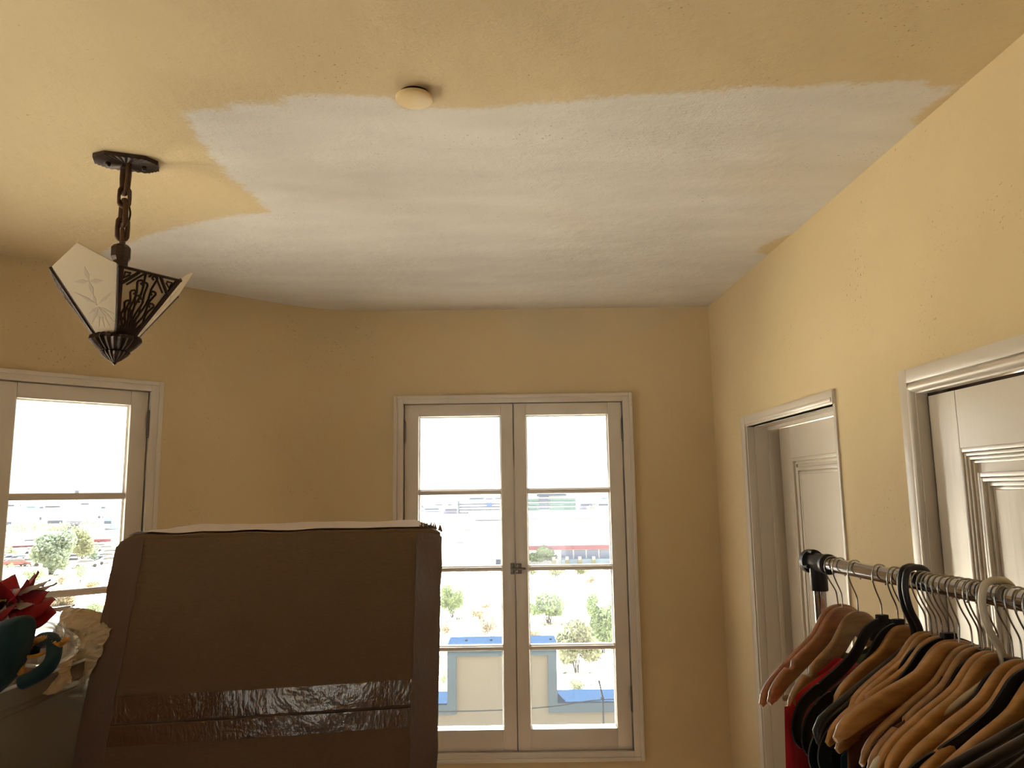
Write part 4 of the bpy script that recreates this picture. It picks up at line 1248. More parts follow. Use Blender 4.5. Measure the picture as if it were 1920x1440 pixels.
def tubular(material, name='plastic_hanger', r=0.0052):
    root = empty(name); Z0 = -0.098
    P = [(0, 0.0), (0.016, 0.008), (0.060, 0.032), (0.120, 0.063), (0.185, 0.098), (0.208, 0.112), (0.218, 0.128), (0.212, 0.144), (0.195, 0.150), (0.10, 0.150), (0.0, 0.150)]
    pts = [(x, 0, Z0 - z) for x, z in P] + [(-x, 0, Z0 - z) for x, z in P[-2:0:-1]]
    mb = MB(); mb.tube(pts, r, 10, closed=True)
    for s in (-1, 1):   # strap hooks under the arms
        mb.tube(catmull([(s * 0.105, 0, Z0 - 0.058), (s * 0.107, 0, Z0 - 0.075), (s * 0.120, 0, Z0 - 0.088), (s * 0.138, 0, Z0 - 0.092), (s * 0.150, 0, Z0 - 0.084)], 5), 0.0042, 8)
        mb.tube([(s * 0.158, 0, Z0 - 0.083), (s * 0.160, 0, Z0 - 0.094)], 0.007, 8)
    mb.build('hanger_body', material, root, smooth=True)
    mb = MB(); hook(mb, Z0 - 0.004, r=0.0052); mb.build('hook', material, root, smooth=True)
    return root
def multibar(material, name='flocked_tier_hanger'):
    root = empty(name); Z0 = -0.080
    for k in range(3):
        z = Z0 - 0.03 - 0.034 * k
        mb = MB()
        mb.tube([(-0.20, 0, z - 0.09), (-0.10, 0, z - 0.045), (0, 0, z), (0.10, 0, z - 0.045), (0.20, 0, z - 0.09)], 0.0062, 8)
        mb.tube([(-0.20, 0, z - 0.09), (-0.205, 0, z - 0.105), (-0.19, 0, z - 0.112)], 0.0062, 8)
        mb.build('tier_bar', material, root, smooth=True)
    mb = MB(); mb.box(-0.007, 0.007, -0.004, 0.004, Z0 - 0.11, Z0 - 0.0, 0.001); mb.build('spine', material, root)
    mb = MB(); hook(mb, Z0 - 0.004); mb.build('hook', M_hook, root, smooth=True)
    return root

proto = {
    'pink': wooden(M_wood2, scale=1.05), 'pinknotch': wooden(M_wood2, notch=True, bar=True, scale=1.05), 'tannotch': wooden(M_wood3, notch=True, bar=True, scale=1.03),
    'wood': wooden(M_wood1, thick=0.014), 'woodbar': wooden(M_wood1, bar=True, thick=0.014), 'tan': wooden(M_wood3), 'wnotch': wooden(M_wood1, notch=True),
    'velvet': velvet(M_velvet), 'plastic': tubular(M_blackpl), 'small': wooden(M_wood1, thick=0.013, scale=0.78), 'white': tubular(M_white), 'tier': multibar(M_brownfelt), 'feltv': velvet(M_brownfelt, w=0.016), 'lowvelvet': velvet(M_velvet, Z0=-0.089),
}
used_proto = set()
def hang(kind, y, yaw, label, roll=0.0, group='hangers on the garment rack'):
    o = proto[kind]
    if kind in used_proto: o = copy_tree(o)
    used_proto.add(kind)
    dz = 0.0
    o.location = rail(y) + Vector((0, 0, dz)); o.rotation_euler = (0, radians(roll), radians(yaw))
    tag(o, label, 'hanger', group)
    return o
BACK = []
hang('pink', 1.590, 19, 'pinkish wooden hanger farthest from the camera, first on the rail by the black joint', -5)
hang('pinknotch', 1.560, 26, 'pinkish notched wooden hanger, second from the rack corner joint', 0)
hang('tannotch', 1.500, 28, 'tan wooden hanger with round notch, third from the rack corner joint', 0)
V1 = hang('velvet', 1.412, 27, 'black velvet hanger standing apart, just right of the three pale hangers', 3)
V2 = hang('velvet', 1.362, 24, 'second black velvet hanger, directly behind the black plastic hooks', 2)
H6 = hang('small', 1.345, 16, 'pale tan wooden hanger seen through the black plastic hanger triangle', 0)
P1 = hang('plastic', 1.312, 25, 'black plastic tubular hanger whose thick hook is the left of two', 5)
P2 = hang('plastic', 1.296, 22, 'black plastic tubular hanger whose thick hook is the right of two', 3)
hang('small', 1.284, 12, 'varnished wooden hanger right behind the thick black hooks')
hang('small', 1.270, 12, 'varnished wooden hanger, second behind the thick black hooks')
V3 = hang('lowvelvet', 1.256, 6, 'black velvet hanger half hidden between varnished wooden hangers in the middle')
hang('wnotch', 1.243, 8, 'notched varnished wooden hanger in the tight middle cluster')
V4 = hang('velvet', 1.228, 7, 'black velvet hanger whose loop end shows under the big front wooden hanger')
hang('wood', 1.213, 8, 'varnished wooden hanger just behind the big bright one')
WA = hang('wood', 1.190, 12, 'bright varnished wooden hanger whose left tip sticks out farthest in the middle', 7)
hang('tan', 1.172, 13, 'dull tan wooden hanger right in front of the big bright one')
WN = hang('tannotch', 1.156, 15, 'dull tan notched wooden hanger with a brown garment below')
V5 = hang('lowvelvet', 1.146, 14, 'black velvet hanger between tan hangers and the twin glossy ones')
WB = hang('wood', 1.126, 14, 'glossy wooden hanger left of the white plastic hook', 2)
hang('wood', 1.112, 15, 'wooden hanger whose head touches the white plastic hook', 2)
PW = hang('white', 1.104, 14, 'white plastic hanger with a thick white hook', 3)
V6 = hang('lowvelvet', 1.088, 13, 'black velvet hanger with a notch right of the white hook')
WC = hang('wood', 1.068, 12, 'glossy wooden hanger right of the white plastic hook', 2)
hang('wood', 1.050, 12, 'wooden hanger at the right picture edge, tucked behind the glossy one')
V7 = hang('velvet', 1.034, 11, 'black velvet hanger in front of the last two glossy wooden hangers', 2)
hang('wood', 1.015, 10, 'dim wooden hanger arm showing under the near velvet hanger')
hang('tier', 0.992, 10, 'dark flocked hanger with several slanting bars, the farther of the pair', 3)
hang('tier', 0.965, 9, 'dark flocked hanger with several slanting bars, the nearer of the pair', 3)
hang('feltv', 0.940, 8, 'dark brown flocked hanger beside the nearest wooden arm')
hang('wood', 0.900, 8, 'wooden hanger arm crossing the lower right corner, nearest the camera', 2)
for k in proto:
    if k not in used_proto:
        for c in list(proto[k].children): bpy.data.objects.remove(c)
        bpy.data.objects.remove(proto[k])

# ---------------------------------------------------------------- garments on the hangers
def garment(name, label, host_y, yaw, material, length=0.75, w=0.205, off=0.0, roll=0.0, flare=0.03, th=0.028, seed=1, z0=-0.102, cat='garment', neck=0.07, drop=1.0):
    """a top on its hanger: closed sleeve of cloth that follows the shoulders and falls in folds"""
    mb = MB(); NU_, NV = 96, 34
    prof = interp([(0, 0.0)] + [(x, z) for x, z in TOPW[2:]], 4)
    def top(x):
        x = abs(x)
        if x < neck: return -0.028 - 0.02 * cos(x / neck * pi / 2)
        for (xa, za), (xb, zb) in zip(prof, prof[1:]):
            if xa <= x <= xb: return -drop * (za + (zb - za) * (x - xa) / max(1e-6, xb - xa)) + 0.004
        return -0.137 * drop
    def f(u, v):
        a = 2 * pi * u
        ww = w + flare * v
        x = ww * cos(a) * (1 if abs(cos(a)) < 1 else 1)
        zt = top(max(-0.218, min(0.218, x * w / ww)))
        zb = -length - 0.01 * sin(a * 3 + seed)
        z = zt * (1 - v) + zb * v if v > 0 else zt
        z = zt + (zb - zt) * v
        t = 0.006 + th * min(1, v * 3) ** 0.7
        fold = 0.012 * min(1, v * 2.2) * (sin(a * 9 + seed + 2 * sin(v * 3)) + 0.6 * sin(a * 17 + seed * 2))
        y = sin(a) * (t + max(0, abs(sin(a))) * 0.4 * t) + fold * (0.35 + abs(sin(a)))
        x *= 1 + fold * 1.1
        sag = 0.004 * noise.noise(Vector((x * 30, v * 9, seed)))
        return Vector((x, y - 0.010 * (x / .22) ** 2 + sag, z0 + z))
    mb.grid(f, NU_, NV, closed_u=True)
    o = mb.build(name, material, smooth=True)
    md = o.modifiers.new('thick', 'SOLIDIFY'); md.thickness = 0.0015
    o.location = rail(host_y) + Vector((0, off, 0)); o.rotation_euler = (0, radians(roll), radians(yaw))
    tag(o, label, cat, 'clothes on the garment rack')
    return o
def cloth(name, c, sheen=0.3): return mat(name, lin(*c), rough=0.85, sheen=sheen, nscale=30, namt=0.15, bump=0.25, bscale=300)
M_cred, M_cgreen, M_cteal, M_cbrown, M_cblack, M_cdk = cloth('red_cloth', (196, 14, 26)), cloth('green_cloth', (84, 104, 62)), cloth('teal_cloth', (18, 66, 84)), cloth('brown_cloth', (92, 52, 30)), cloth('black_cloth', (26, 24, 24)), cloth('dark_knit', (46, 38, 28))
garment('green_blouse', 'olive green top hanging behind the red dress near the rack end', 1.515, 27, M_cgreen, 0.70, w=0.17, z0=-0.110, seed=2)
garment('red_dress', 'bright red dress hanging left of the lone black velvet hanger', 1.482, 28, M_cred, 0.95, w=0.230, z0=-0.122, seed=5, th=0.026, roll=0, drop=0.72)
garment('black_blouse', 'black top hanging on the second velvet hanger', 1.360, 22, M_cblack, 0.80, w=0.20, z0=-0.105, seed=3)
garment('red_blouse', 'dark red blouse between the black plastic hanger and the wooden ones', 1.278, 14, M_cred, 0.75, w=0.17, z0=-0.12, seed=8)
garment('teal_blouse', 'dark teal top under the big bright wooden hanger', 1.232, 12, M_cteal, 0.80, w=0.205, z0=-0.125, seed=4)
garment('brown_blouse', 'brown blouse hanging from the notched tan hanger', 1.156, 15, M_cbrown, 0.75, w=0.205, z0=-0.085, seed=6)
garment('brown_jacket', 'brown jacket under the glossy hangers in the middle', 1.208, 11, M_cbrown, 0.80, w=0.20, z0=-0.105, seed=12)
garment('black_dress', 'black dress hanging beside the white plastic hanger', 1.088, 13, M_cblack, 0.85, w=0.205, z0=-0.108, seed=9)
garment('dark_cardigan', 'dark knitted cardigan on the near velvet hanger', 1.034, 11, M_cdk, 0.80, w=0.205, z0=-0.110, seed=10)
garment('dark_skirt_suit', 'dark brown garment at the right edge under the flocked hangers', 0.975, 9, M_cdk, 0.80, w=0.20, z0=-0.175, seed=11)
# ---------------------------------------------------------------- desert plants, town and car park
LEAFV = {}
def leaf_mesh(key, lobes, n, size, seed, flat=0.5):
    random.seed(seed)
    vs, fs = [], []
    for i in range(n):
        cx, cy, cz, rx, ry, rz = lobes[i % len(lobes)]
        while True:
            p = Vector((random.uniform(-1, 1), random.uniform(-1, 1), random.uniform(-1, 1)))
            if 0.35 < p.length < 1: break
        c = Vector((cx + p.x * rx, cy + p.y * ry, cz + p.z * rz))
        a, b_ = Vector((random.gauss(0, 1), random.gauss(0, 1), random.gauss(0, 1))).normalized(), None
        b_ = a.orthogonal().normalized(); s = size * random.uniform(.6, 1.4)
        k = len(vs)
        vs += [c + a * s, c + b_ * s * flat, c - a * s, c - b_ * s * flat]
        fs.append((k, k + 1, k + 2, k + 3))
    me = bpy.data.meshes.new(key); me.from_pydata(vs, [], fs); me.update()
    return me
def leafmat(name, c): 
    m = mat(name, c, rough=0.9, spec=0.1, nscale=1.2, namt=0.3, transl=0.35)
    return m
K = 1.15
M_lgreen = leafmat('pale_green_leaves', (0.115 * K * 1.3, 0.15 * K * 1.3, 0.075 * K * 1.3, 1))
M_olive = leafmat('olive_leaves', (0.13 * K * 1.2, 0.14 * K * 1.2, 0.085 * K * 1.2, 1))
M_dry = leafmat('dry_straw_leaves', (0.19 * K, 0.155 * K, 0.10 * K, 1))
M_deep = leafmat('dusty_green_leaves', (0.11 * K * 1.2, 0.135 * K * 1.2, 0.095 * K * 1.2, 1))
M_twig = mat('twigs', (0.06, 0.05, 0.04, 1), rough=0.9)
def plant(name, x, y, w, h, material, label, group, seed, cat, trunk=0.25, n=420, z=GZ):
    root = empty(name, loc=(x, y, z)); tag(root, label, cat, group)
    random.seed(seed)
    lobes = []
    for k in range(9):
        a = 2 * pi * k / 8 + random.uniform(-.3, .3); r = (random.uniform(0.12, 0.34) if k else 0.0) * w
        lobes.append((r * cos(a), r * sin(a), h * random.uniform(trunk + .12, .78), w * random.uniform(.16, .28), w * random.uniform(.16, .28), h * random.uniform(.16, .28)))
    me = leaf_mesh('foliage', lobes, n, w * 0.042, seed, 0.6)
    me.materials.append(material)
    f = bpy.data.objects.new('foliage', me); COL.objects.link(f); f.parent = root; f['kind'] = 'stuff'
    mb = MB()
    for k in range(5):
        lx, ly, lz_, *_r = lobes[k]
        mb.tube([(0.03 * w * cos(k), 0.03 * w * sin(k), -0.1), (lx * .4, ly * .4, h * trunk), (lx, ly, lz_)], [0.018 * w, 0.012 * w, 0.005 * w], 5)
    mb.build('branches', M_twig, root)
    return root
GT = 'trees and bushes in the desert seen through the middle window'
T_ = [  # px of the base in the photograph -> position on the plain
    ('palo_verde', 1018, 1058, 58, 36, M_lgreen, 'pale green bushy tree in front of the red-banded white building', 'tree'),
    ('palo_verde', 1030, 1168, 78, 62, M_lgreen, 'round pale green desert tree in the right sash, third pane', 'tree'),
    ('palo_verde', 848, 1158, 48, 72, M_lgreen, 'tall green tree beside the cardboard box edge in the left sash', 'tree'),
    ('mesquite', 1082, 1262, 88, 100, M_olive, 'large feathery olive tree behind the blue coping on the right', 'tree'),
    ('mesquite', 1132, 1225, 70, 110, M_lgreen, 'tall feathery green tree at the right edge of the window', 'tree'),
    ('desert_bush', 895, 1162, 34, 20, M_dry, 'dry grey bush beside the green tree in the left sash', 'bush'),
    ('desert_bush', 915, 1188, 40, 34, M_dry, 'bare brown bush above the blue coping in the left sash', 'bush'),
    ('desert_bush', 836, 1195, 30, 34, M_dry, 'straw-coloured bush by the box, above the parapet', 'bush'),
    ('desert_bush', 1080, 1292, 40, 22, M_olive, 'small green bush just above the right blue coping', 'bush'),
    ('desert_bush', 832, 1292, 26, 40, M_lgreen, 'green bush left of the stepped parapet', 'bush'),
    ('desert_bush', 1000, 1078, 26, 16, M_olive, 'olive bush under the first muntin in the right sash, left', 'bush'),
    ('desert_bush', 1042, 1082, 40, 20, M_olive, 'wide olive bush below the loading bays', 'bush'),
    ('desert_bush', 1090, 1076, 40, 18, M_olive, 'wide olive bush right of centre below the loading bays', 'bush'),
    ('desert_bush', 1108, 1094, 24, 16, M_dry, 'dry round bush below the loading bays at right', 'bush'),
    ('desert_bush', 1136, 1090, 20, 26, M_dry, 'dry upright bush at the far right pane', 'bush'),
    ('desert_bush', 1094, 1134, 18, 18, M_dry, 'small brown bush right of the round desert tree', 'bush'),
    ('desert_bush', 1074, 1130, 14, 10, M_dry, 'tiny brown bush next to the round desert tree', 'bush'),
    ('desert_bush', 1113, 1134, 12, 14, M_dry, 'tiny upright bush far right of the round desert tree', 'bush'),
    ('desert_bush', 1000, 1196, 40, 20, M_dry, 'straw bush just above the middle blue coping', 'bush'),
    ('desert_bush', 868, 1092, 18, 12, M_dry, 'small dry bush, upper left in the left sash', 'bush'),
    ('desert_bush', 892, 1108, 14, 12, M_dry, 'small brown bush in the middle of the left sash', 'bush'),
    ('desert_bush', 926, 1092, 14, 10, M_dry, 'small brown bush near the meeting stile', 'bush'),
    ('desert_bush', 912, 1140, 22, 9, M_dry, 'flat brown bush right of the green tree in the left sash', 'bush'),
    ('desert_bush', 927, 1124, 8, 7, M_dry, 'tiny bush dot close to the meeting stile', 'bush'),
]
GL = 'trees and bushes seen through the left window'
T2 = [
    ('shade_tree', 95, 1078, 84, 84, M_deep, 'largest grey-green tree in the middle of the left window', 'tree'),
    ('shade_tree', 148, 1062, 50, 74, M_olive, 'yellowish green tree right of the largest tree', 'tree'),
    ('shade_tree', 165, 1006, 34, 34, M_deep, 'round tree with a dark crown near the white block, left window', 'tree'),
    ('shade_tree', 168, 1058, 36, 40, M_deep, 'grey-green tree over the parked cars at right', 'tree'),
    ('palo_verde', 150, 1092, 26, 36, M_lgreen, 'bright green young tree at the foot of the car park', 'tree'),
    ('palo_verde', 65, 1094, 40, 28, M_lgreen, 'light green tree low above the flower', 'tree'),
    ('palo_verde', 18, 1078, 16, 22, M_lgreen, 'slim green tree at the left edge of the left window', 'tree'),
    ('palo_verde', 48, 1010, 12, 20, M_lgreen, 'small upright green tree beside the white roof', 'tree'),
    ('palo_verde', 65, 994, 18, 18, M_lgreen, 'far green tree above the white roof', 'tree'),
    ('palo_verde', 46, 990, 12, 14, M_lgreen, 'far green tree, left of its green neighbour', 'tree'),
    ('desert_bush', 20, 1042, 26, 16, M_olive, 'low olive bush left of the car park', 'bush'),
    ('desert_bush', 115, 1096, 26, 20, M_dry, 'straw bush below the car park', 'bush'),
    ('desert_bush', 172, 1106, 34, 16, M_dry, 'wide straw bush at lower right of the left window', 'bush'),
    ('desert_bush', 110, 996, 14, 10, M_dry, 'brown bush on the far slope', 'bush'),
    ('desert_bush', 138, 994, 12, 8, M_dry, 'second brown bush on the far slope', 'bush'),
    ('desert_bush', 110, 1134, 60, 30, M_dry, 'large straw bush below the lowest muntin', 'bush'),
    ('desert_bush', 178, 1148, 40, 26, M_lgreen, 'green bush below the lowest muntin near the box', 'bush'),
]
def onground(px, py, z=GZ):
    d = _f + _rt * ((px - 960) / 1435.0) - _up * ((py - 720) / 1435.0)
    return EYE + d * ((z - EYE.z) / d.z)
for i, (nm, px, py, wp, hp, mt, lb, ct) in enumerate(T_ + T2):
    P = onground(px, py); D = P.y if px > 700 else hypot(P.x, P.y) * 0.86
    w, h = wp / 1435 * D, hp / 1435 * D
    plant(nm, P.x, P.y, w, h, mt, lb, GT if i < len(T_) else GL, 40 + i, ct, n=3800 if wp > 40 else (900 if wp > 20 else 260), trunk=0.2 if ct == 'tree' else 0.0)

# low scrub scattered over the plain (tufts only a few pixels across)
random.seed(5)
vs, fs = [], []
for i in range(420):
    if i % 3: px, py = random.uniform(790, 1150), 1062 + 235 * random.random() ** 1.4
    else: px, py = random.uniform(0, 235), 960 + 190 * random.random()
    P = onground(px, py); s = P.y * random.uniform(2, 5) / 1435
    for q in range(10):
        c = P + Vector((random.uniform(-s, s), random.uniform(-s, s), s * random.uniform(.1, .7)))
        a = Vector((random.gauss(0, 1), random.gauss(0, 1), random.gauss(0, 1))).normalized() * s * .4; b_ = a.orthogonal() * .6
        k = len(vs); vs += [c + a, c + b_, c - a, c - b_]; fs.append((k, k + 1, k + 2, k + 3))
me = bpy.data.meshes.new('scrub'); me.from_pydata(vs, [], fs); me.materials.append(M_dry)
o = bpy.data.objects.new('dry_scrub', me); COL.objects.link(o)
tag(o, 'dry straw-coloured tufts scattered over the pale desert ground', 'scrub', kind='stuff')

# ---- buildings
def bmat(n, c, r=0.7): return mat(n, tuple(c) + (1,), rough=r)
M_bw = bmat('white_building_wall', (0.42, 0.42, 0.42)); M_roofw = bmat('white_roof', (0.5, 0.5, 0.5))
M_redb = bmat('red_band', (0.115, 0.030, 0.040)); M_bay = bmat('blue_grey_door', (0.075, 0.090, 0.135)); M_tealg = bmat('teal_glass', (0.030, 0.085, 0.090), 0.5)
M_slate = bmat('slate_blue_panel', (0.028, 0.040, 0.070)); M_grey = bmat('grey_detail', (0.10, 0.10, 0.11)); M_post = bmat('yellow_bollard', (0.14, 0.12, 0.05))
def part(nm, m, parent, *b_):
    mb = MB()
    for q in b_: mb.box(*q)
    return mb.build(nm, m, parent)
def X(px, D): return (px - 960) / 1435 * D
def Zp(py, D, px=1000): return 1.8 + (928 - 0.0141 * (px - 960) - py) / 1435 * D
wh = empty('loading_warehouse', loc=(0, 136, GZ)); tag(wh, 'long white warehouse with red band and blue-grey loading doors', 'building')
D = 136.0
part('wall', M_bw, wh, (X(978, D), X(1142, D), 0, 40, 0, Zp(967, D) - GZ))
part('roof_edge', M_grey, wh, (X(978, D), X(1126, D), -0.1, 0.0, Zp(972, D) - GZ - .15, Zp(972, D) - GZ + .05))
part('red_band', M_redb, wh, (X(985, D), X(1138, D), -0.5, 0.0, Zp(1028, D) - GZ, Zp(1021, D) - GZ))
for k in range(4):
    x0 = 1046 + k * 23.5; part('loading_door', M_bay, wh, (X(x0, D), X(x0 + 21, D), -0.2, 0.0, Zp(1044, D) - GZ, Zp(1029, D) - GZ))
part('loading_dock', bmat('pale_dock', (0.2, 0.26, 0.30)), wh, (X(1046, D), X(1140, D), -1.0, 0.0, 0, Zp(1045, D) - GZ))
for k, px in enumerate((1031, 1055, 1078, 1103, 1138)):
    b0 = empty('bollard_block', loc=(X(px, D), 134.0, GZ)); tag(b0, 'small yellowish block standing in front of the loading doors', 'block', 'yellow blocks at the loading dock')
    part('block_base', M_post, b0, (-0.35, 0.35, -0.3, 0.3, 0, 0.9)); part('block_top', M_bw, b0, (-0.25, 0.25, -0.2, 0.2, 0.9, 1.4))
w2 = empty('white_annex', loc=(0, 138, GZ)); tag(w2, 'plain white annex building with a dark door seen in the left sash', 'building')
D = 138.0
part('wall', M_bw, w2, (X(800, D), X(952, D), 0, 30, 0, Zp(975, D) - GZ))
part('upper_storey', M_roofw, w2, (X(883, D), X(975, D), 1, 31, Zp(975, D) - GZ, Zp(962, D) - GZ))
part('roof_edge', M_grey, w2, (X(888, D), X(975, D), 0.9, 1.0, Zp(973, D) - GZ - .1, Zp(973, D) - GZ + .05))
part('dark_door', M_slate, w2, (X(926, D), X(937, D), -0.1, 0.0, Zp(1057, D) - GZ, Zp(1044, D) - GZ))
part('vent', M_grey, w2, (X(855, D), X(866, D), -0.1, 0, Zp(1014, D) - GZ, Zp(1012, D) - GZ))
part('pink_line', M_redb, w2, (X(832, D), X(846, D), -0.05, 0, Zp(990.6, D) - GZ, Zp(989.8, D) - GZ), (X(857, D), X(882, D), -0.05, 0, Zp(990.6, D) - GZ, Zp(989.6, D) - GZ))
lp = empty('light_pole', loc=(X(871, 132), 132, GZ)); tag(lp, 'thin grey light pole before the white annex', 'light pole')
mb = MB(); mb.tube([(0, 0, 0), (0, 0, 2.2)], 0.07, 6); mb.build('pole', M_grey, lp); part('lamp_head', M_grey, lp, (-.25, .15, -.2, .2, 1.7, 2.0))
tg = empty('teal_office', loc=(0, 420, GZ)); tag(tg, 'teal glass office block with white floor slabs behind the warehouse', 'building')
D = 420.0
part('core', M_bw, tg, (X(968, D), X(1078, D), 0.5, 30, 0, Zp(930, D) - GZ))
for k in range(3):
    y0 = 935 + k * 8
    part('glass_band', M_tealg, tg, (X(987, D), X(1007, D), 0, 0.5, Zp(y0 + 5.5, D) - GZ, Zp(y0, D) - GZ), (X(1026, D), X(1075, D), 0, 0.5, Zp(y0 + 5.5, D) - GZ, Zp(y0, D) - GZ))
part('service_tower', M_slate, tg, (X(1007, D), X(1025, D), -1, 0.5, Zp(955, D) - GZ, Zp(930, D) - GZ), (X(1003, D), X(1058, D), -1, 3, Zp(930.5, D) - GZ, Zp(926, D) - GZ))
for k in range(3): part('floor_slab', M_roofw, tg, (X(985, D), X(1078, D), -1.2, 0, Zp(934 + k * 8, D) - GZ - .2, Zp(933 + k * 8, D) - GZ))
pg_ = empty('parking_structure', loc=(0, 380, GZ)); tag(pg_, 'pale multi-level parking structure with dark slots in the left sash', 'building')
D = 380.0
part('deck_body', M_bw, pg_, (X(856, D), X(942, D), 0.3, 30, 0, Zp(938, D) - GZ))
for k in range(4): part('dark_slot', M_slate, pg_, (X(857, D), X(936 - (60 if k == 3 else 0), D), 0, 0.3, Zp(944.6 + k * 5.2, D) - GZ, Zp(942.2 + k * 5.2, D) - GZ))
part('stair_tower', M_slate, pg_, (X(856.5, D), X(859.5, D), -1, 0.3, Zp(959, D) - GZ, Zp(937, D) - GZ))
part('blue_sign', bmat('blue_panel', (0.02, 0.05, 0.16)), pg_, (X(910, D), X(920, D), -1, 0, Zp(948, D) - GZ, Zp(941, D) - GZ))
# carports and white block on the left
def leftbox(nm, lb, ct, rects, cx, cy, extra=None):
    """rects in the vertical plane through the ground point seen at (cx, cy), facing the camera"""
    P = onground(cx, cy); r = hypot(P.x, P.y); a = atan2(-P.x, P.y)
    root = empty(nm, loc=(P.x, P.y, GZ), rz=a); tag(root, lb, ct)
    s = r / 1435 / sqrt(1 + (P.x / P.y) ** 2) * 1.0
    for (pn, m, x0, x1, y0, y1, dep) in rects:
        k = r * cos(0) / 1435 * (P.y / r)
        part(pn, m, root, ((x0 - cx) * k * .88, (x1 - cx) * k * .88, 0, dep, max(0, (cy - y1) * k), (cy - y0) * k))
    return root
leftbox('white_block', 'white block building with a dark slit window at the right of the left window', 'building',
        [('wall', M_bw, 150, 205, 985, 1008, 8), ('slit_window', M_slate, 195, 209, 992, 995, -0.3)], 180, 1008)
leftbox('white_hall', 'long white roofed hall at the left of the left window', 'building',
        [('wall', M_bw, 12, 84, 1000, 1024, 12), ('eave_line', M_slate, 45, 84, 1013, 1015, -0.3), ('red_sill', M_redb, 25, 80, 1023, 1026, -0.3)], 48, 1026)
leftbox('red_carport', 'long red carport roof among the trees of the car park', 'carport',
        [('canopy', M_redb, 128, 207, 1012, 1018, 6), ('post', M_grey, 130, 131, 1018, 1030, .3), ('post', M_grey, 168, 169, 1018, 1030, .3), ('post', M_grey, 203, 204, 1018, 1030, .3)], 168, 1030)
leftbox('red_shed_roof', 'short red roof strip above the large tree', 'carport',
        [('canopy', M_redb, 84, 108, 1008, 1011, 5), ('post', M_grey, 86, 87, 1011, 1022, .3), ('post', M_grey, 105, 106, 1011, 1022, .3)], 96, 1022)
leftbox('water_tower', 'grey tower with a boxy head on the horizon, left window', 'tower',
        [('mast', M_slate, 141.5, 143, 925, 952, 3), ('head', M_slate, 138, 146, 920, 928, 9)], 142, 952)
leftbox('street_lamp', 'thin white street lamp by the cardboard box, left window', 'street lamp',
        [('pole', M_grey, 208, 209.2, 992, 1040, .3), ('lamp_arm', M_grey, 200, 209, 992, 993.5, .3)], 208, 1040)
# parked cars
M_glassd = bmat('dark_car_glass', (0.03, 0.035, 0.04), 0.2); M_tire = bmat('tyre', (0.02, 0.02, 0.02))
CARC = [('white', M_roofw), ('silver', bmat('silver_paint', (.25, .25, .27), .4)), ('blue', bmat('blue_paint', (.04, .06, .13), .4)), ('red', bmat('red_paint', (.14, .02, .02), .4)), ('black', bmat('dark_paint', (.03, .03, .035), .4))]
def car(m):
    root = empty('parked_car')
    prof = [(-2.2, .35), (2.2, .35), (2.25, .75), (1.5, .95), (0.9, 1.42), (-1.1, 1.45), (-1.9, .98), (-2.25, .85)]
    mb = MB(); mb.prism(prof, -.85, .85, 0.05); mb.build('car_body', m, root)
    mb = MB(); mb.prism([(-1.75, .98), (1.35, .98), (.85, 1.36), (-1.05, 1.38)], -.87, .87); mb.build('side_glass', M_glassd, root)
    for x in (-1.35, 1.4):
        for y in (-.86, .70):
            mb = MB(); mb.tube([(x, y, .33), (x, y + .16, .33)], .33, 12); mb.build('wheel', M_tire, root)
    return root
cp = [car(m) for _, m in CARC]
random.seed(9)
ORD = ['leftmost', 'second from the left', 'third from the left', 'fourth from the left', 'fifth from the left', 'sixth from the left', 'seventh from the left', 'eighth from the left', 'ninth from the left', 'tenth from the left', 'eleventh from the left', 'twelfth from the left', 'rightmost']
usedc = set()
spots = [(14, 1052, 2), (24, 1054, 0), (34, 1055, 2), (44, 1058, 1), (56, 1060, 0), (70, 1052, 2), (84, 1060, 0), (100, 1064, 0), (118, 1056, 4), (132, 1060, 1), (140, 1052, 0), (176, 1050, 0), (186, 1056, 2), (196, 1050, 0), (204, 1058, 1), (198, 1034, 0), (186, 1030, 4), (62, 1038, 0), (78, 1036, 0), (122, 1040, 0), (30, 1062, 3), (92, 1048, 2), (160, 1064, 0), (206, 1042, 0), (148, 1044, 2)]
for i, (px, py, c) in enumerate(spots):
    o = cp[c] if c not in usedc else copy_tree(cp[c])
    usedc.add(c)
    P = onground(px, py); o.location = P; o.rotation_euler = (0, 0, radians(random.choice((35, 40, 215)) + random.uniform(-4, 4)))
    same = sorted(q[0] for q in spots if q[2] == c)
    tag(o, CARC[c][0] + ' parked car outside the left window, ' + ORD[min(12, same.index(px))] + ' of its colour', 'car', 'cars in the car park')
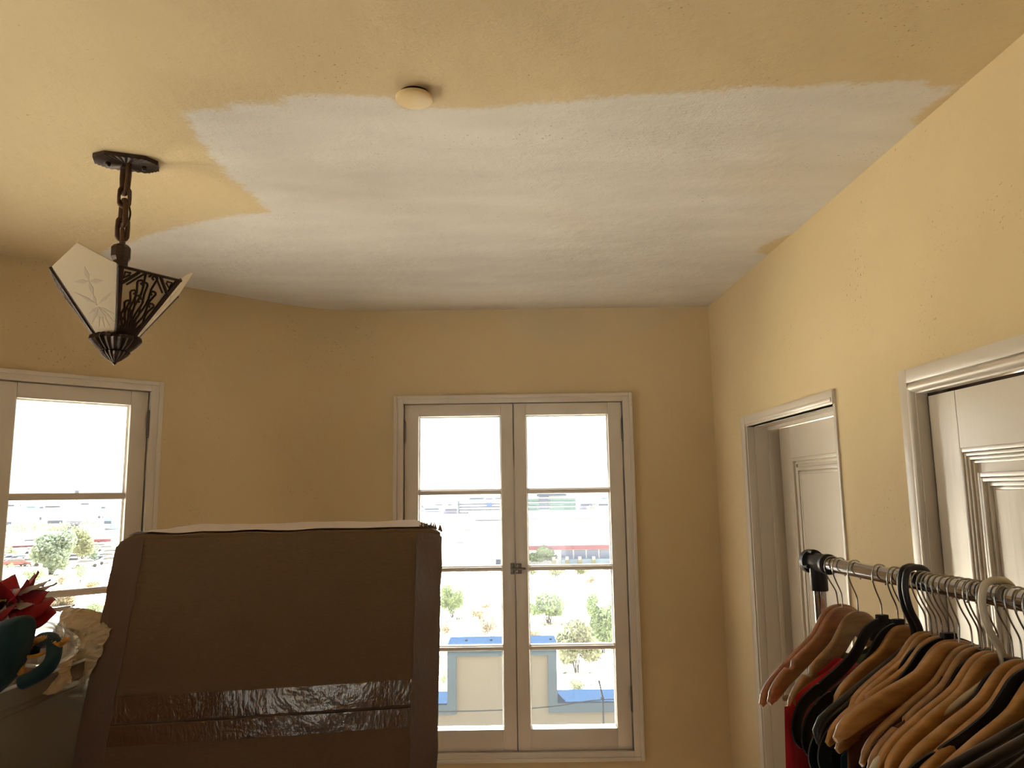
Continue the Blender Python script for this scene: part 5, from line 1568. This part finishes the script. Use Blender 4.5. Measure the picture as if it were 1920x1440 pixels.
# houses and blocks near the horizon
random.seed(21)
FARN = ['grey-white', 'bright white', 'pale blue', 'violet grey', 'pale teal']
FAR = [M_bw, M_roofw, bmat('pale_blue_block', (.16, .19, .25)), bmat('violet_grey_block', (.12, .12, .17)), bmat('pale_teal_block', (.12, .20, .22))]
def farblock(m):
    root = empty('distant_building')
    mb = MB(); mb.box(-6, 6, -6, 6, 0, 6); mb.build('wall', m, root)
    mb = MB(); mb.box(-6.3, 6.3, -6.3, 6.3, 6, 6.5); mb.build('roof', M_roofw, root)
    mb = MB(); mb.box(-5, 5, -6.15, -6, 2.6, 3.8); mb.build('window_strip', M_slate, root)
    return root
fp = [farblock(m) for m in FAR]; usedf = set(); placed = [(-126, 420, 0), (0, 420, 3), (-13, 380, 3)]
for i in range(110):
    if i < 62: px = random.uniform(0, 235); Dd = random.choice((330, 420, 560, 760, 1000, 1400)) * random.uniform(.9, 1.1)
    else: px = random.uniform(785, 1155); Dd = random.choice((520, 640, 800, 1100, 1500)) * random.uniform(.9, 1.1)
    k = i % 5
    for attempt in range(60):      # keep the blocks apart
        sx_ = random.uniform(.6, 2.2) * Dd / 700
        if all(abs(X(px, Dd) - q[0]) > 7.5 * (sx_ + q[2]) or abs(Dd - q[1]) > 16 + 2 * (sx_ + q[2]) for q in placed): break
        px = random.uniform(0, 235) if i < 62 else random.uniform(785, 1155); Dd *= random.uniform(.96, 1.05)
    placed.append((X(px, Dd), Dd, sx_))
    o = fp[k] if k not in usedf else copy_tree(fp[k]); usedf.add(k)
    o.location = (X(px, Dd), Dd, GZ - .2); o.scale = (sx_, 1, random.uniform(.5, 1.3) * (1 if Dd < 900 else 1.6)); o.rotation_euler = (0, 0, random.uniform(-.1, .1))
    left = i < 62
    tag(o, 'small ' + FARN[k] + ' building far off near the horizon, ' + ('left' if left else 'middle') + ' window', 'building', FARN[k] + ' buildings of the distant town, ' + ('left' if left else 'middle') + ' window')
# tree belt in front of the far town
for i in range(16):
    px = 40 + i * 12 if i < 10 else 790 + (i - 10) * 16
    Dd = 300 if i < 10 else 330
    plant('far_tree', X(px, Dd), Dd, 9, 4.2, M_lgreen, 'low green tree in the row at the foot of the far town, ' + ('left' if i < 10 else 'middle') + ' window', 'row of trees before the far town, ' + ('left' if i < 10 else 'middle') + ' window', 300 + i, 'tree', n=60, trunk=0.05)
plant('far_tree', X(1104, 180), 180, 3.4, 1.9, M_lgreen, 'small green tree poking over the warehouse roof at right', None, 333, 'tree', n=120, z=Zp(962, 180), trunk=0.05)
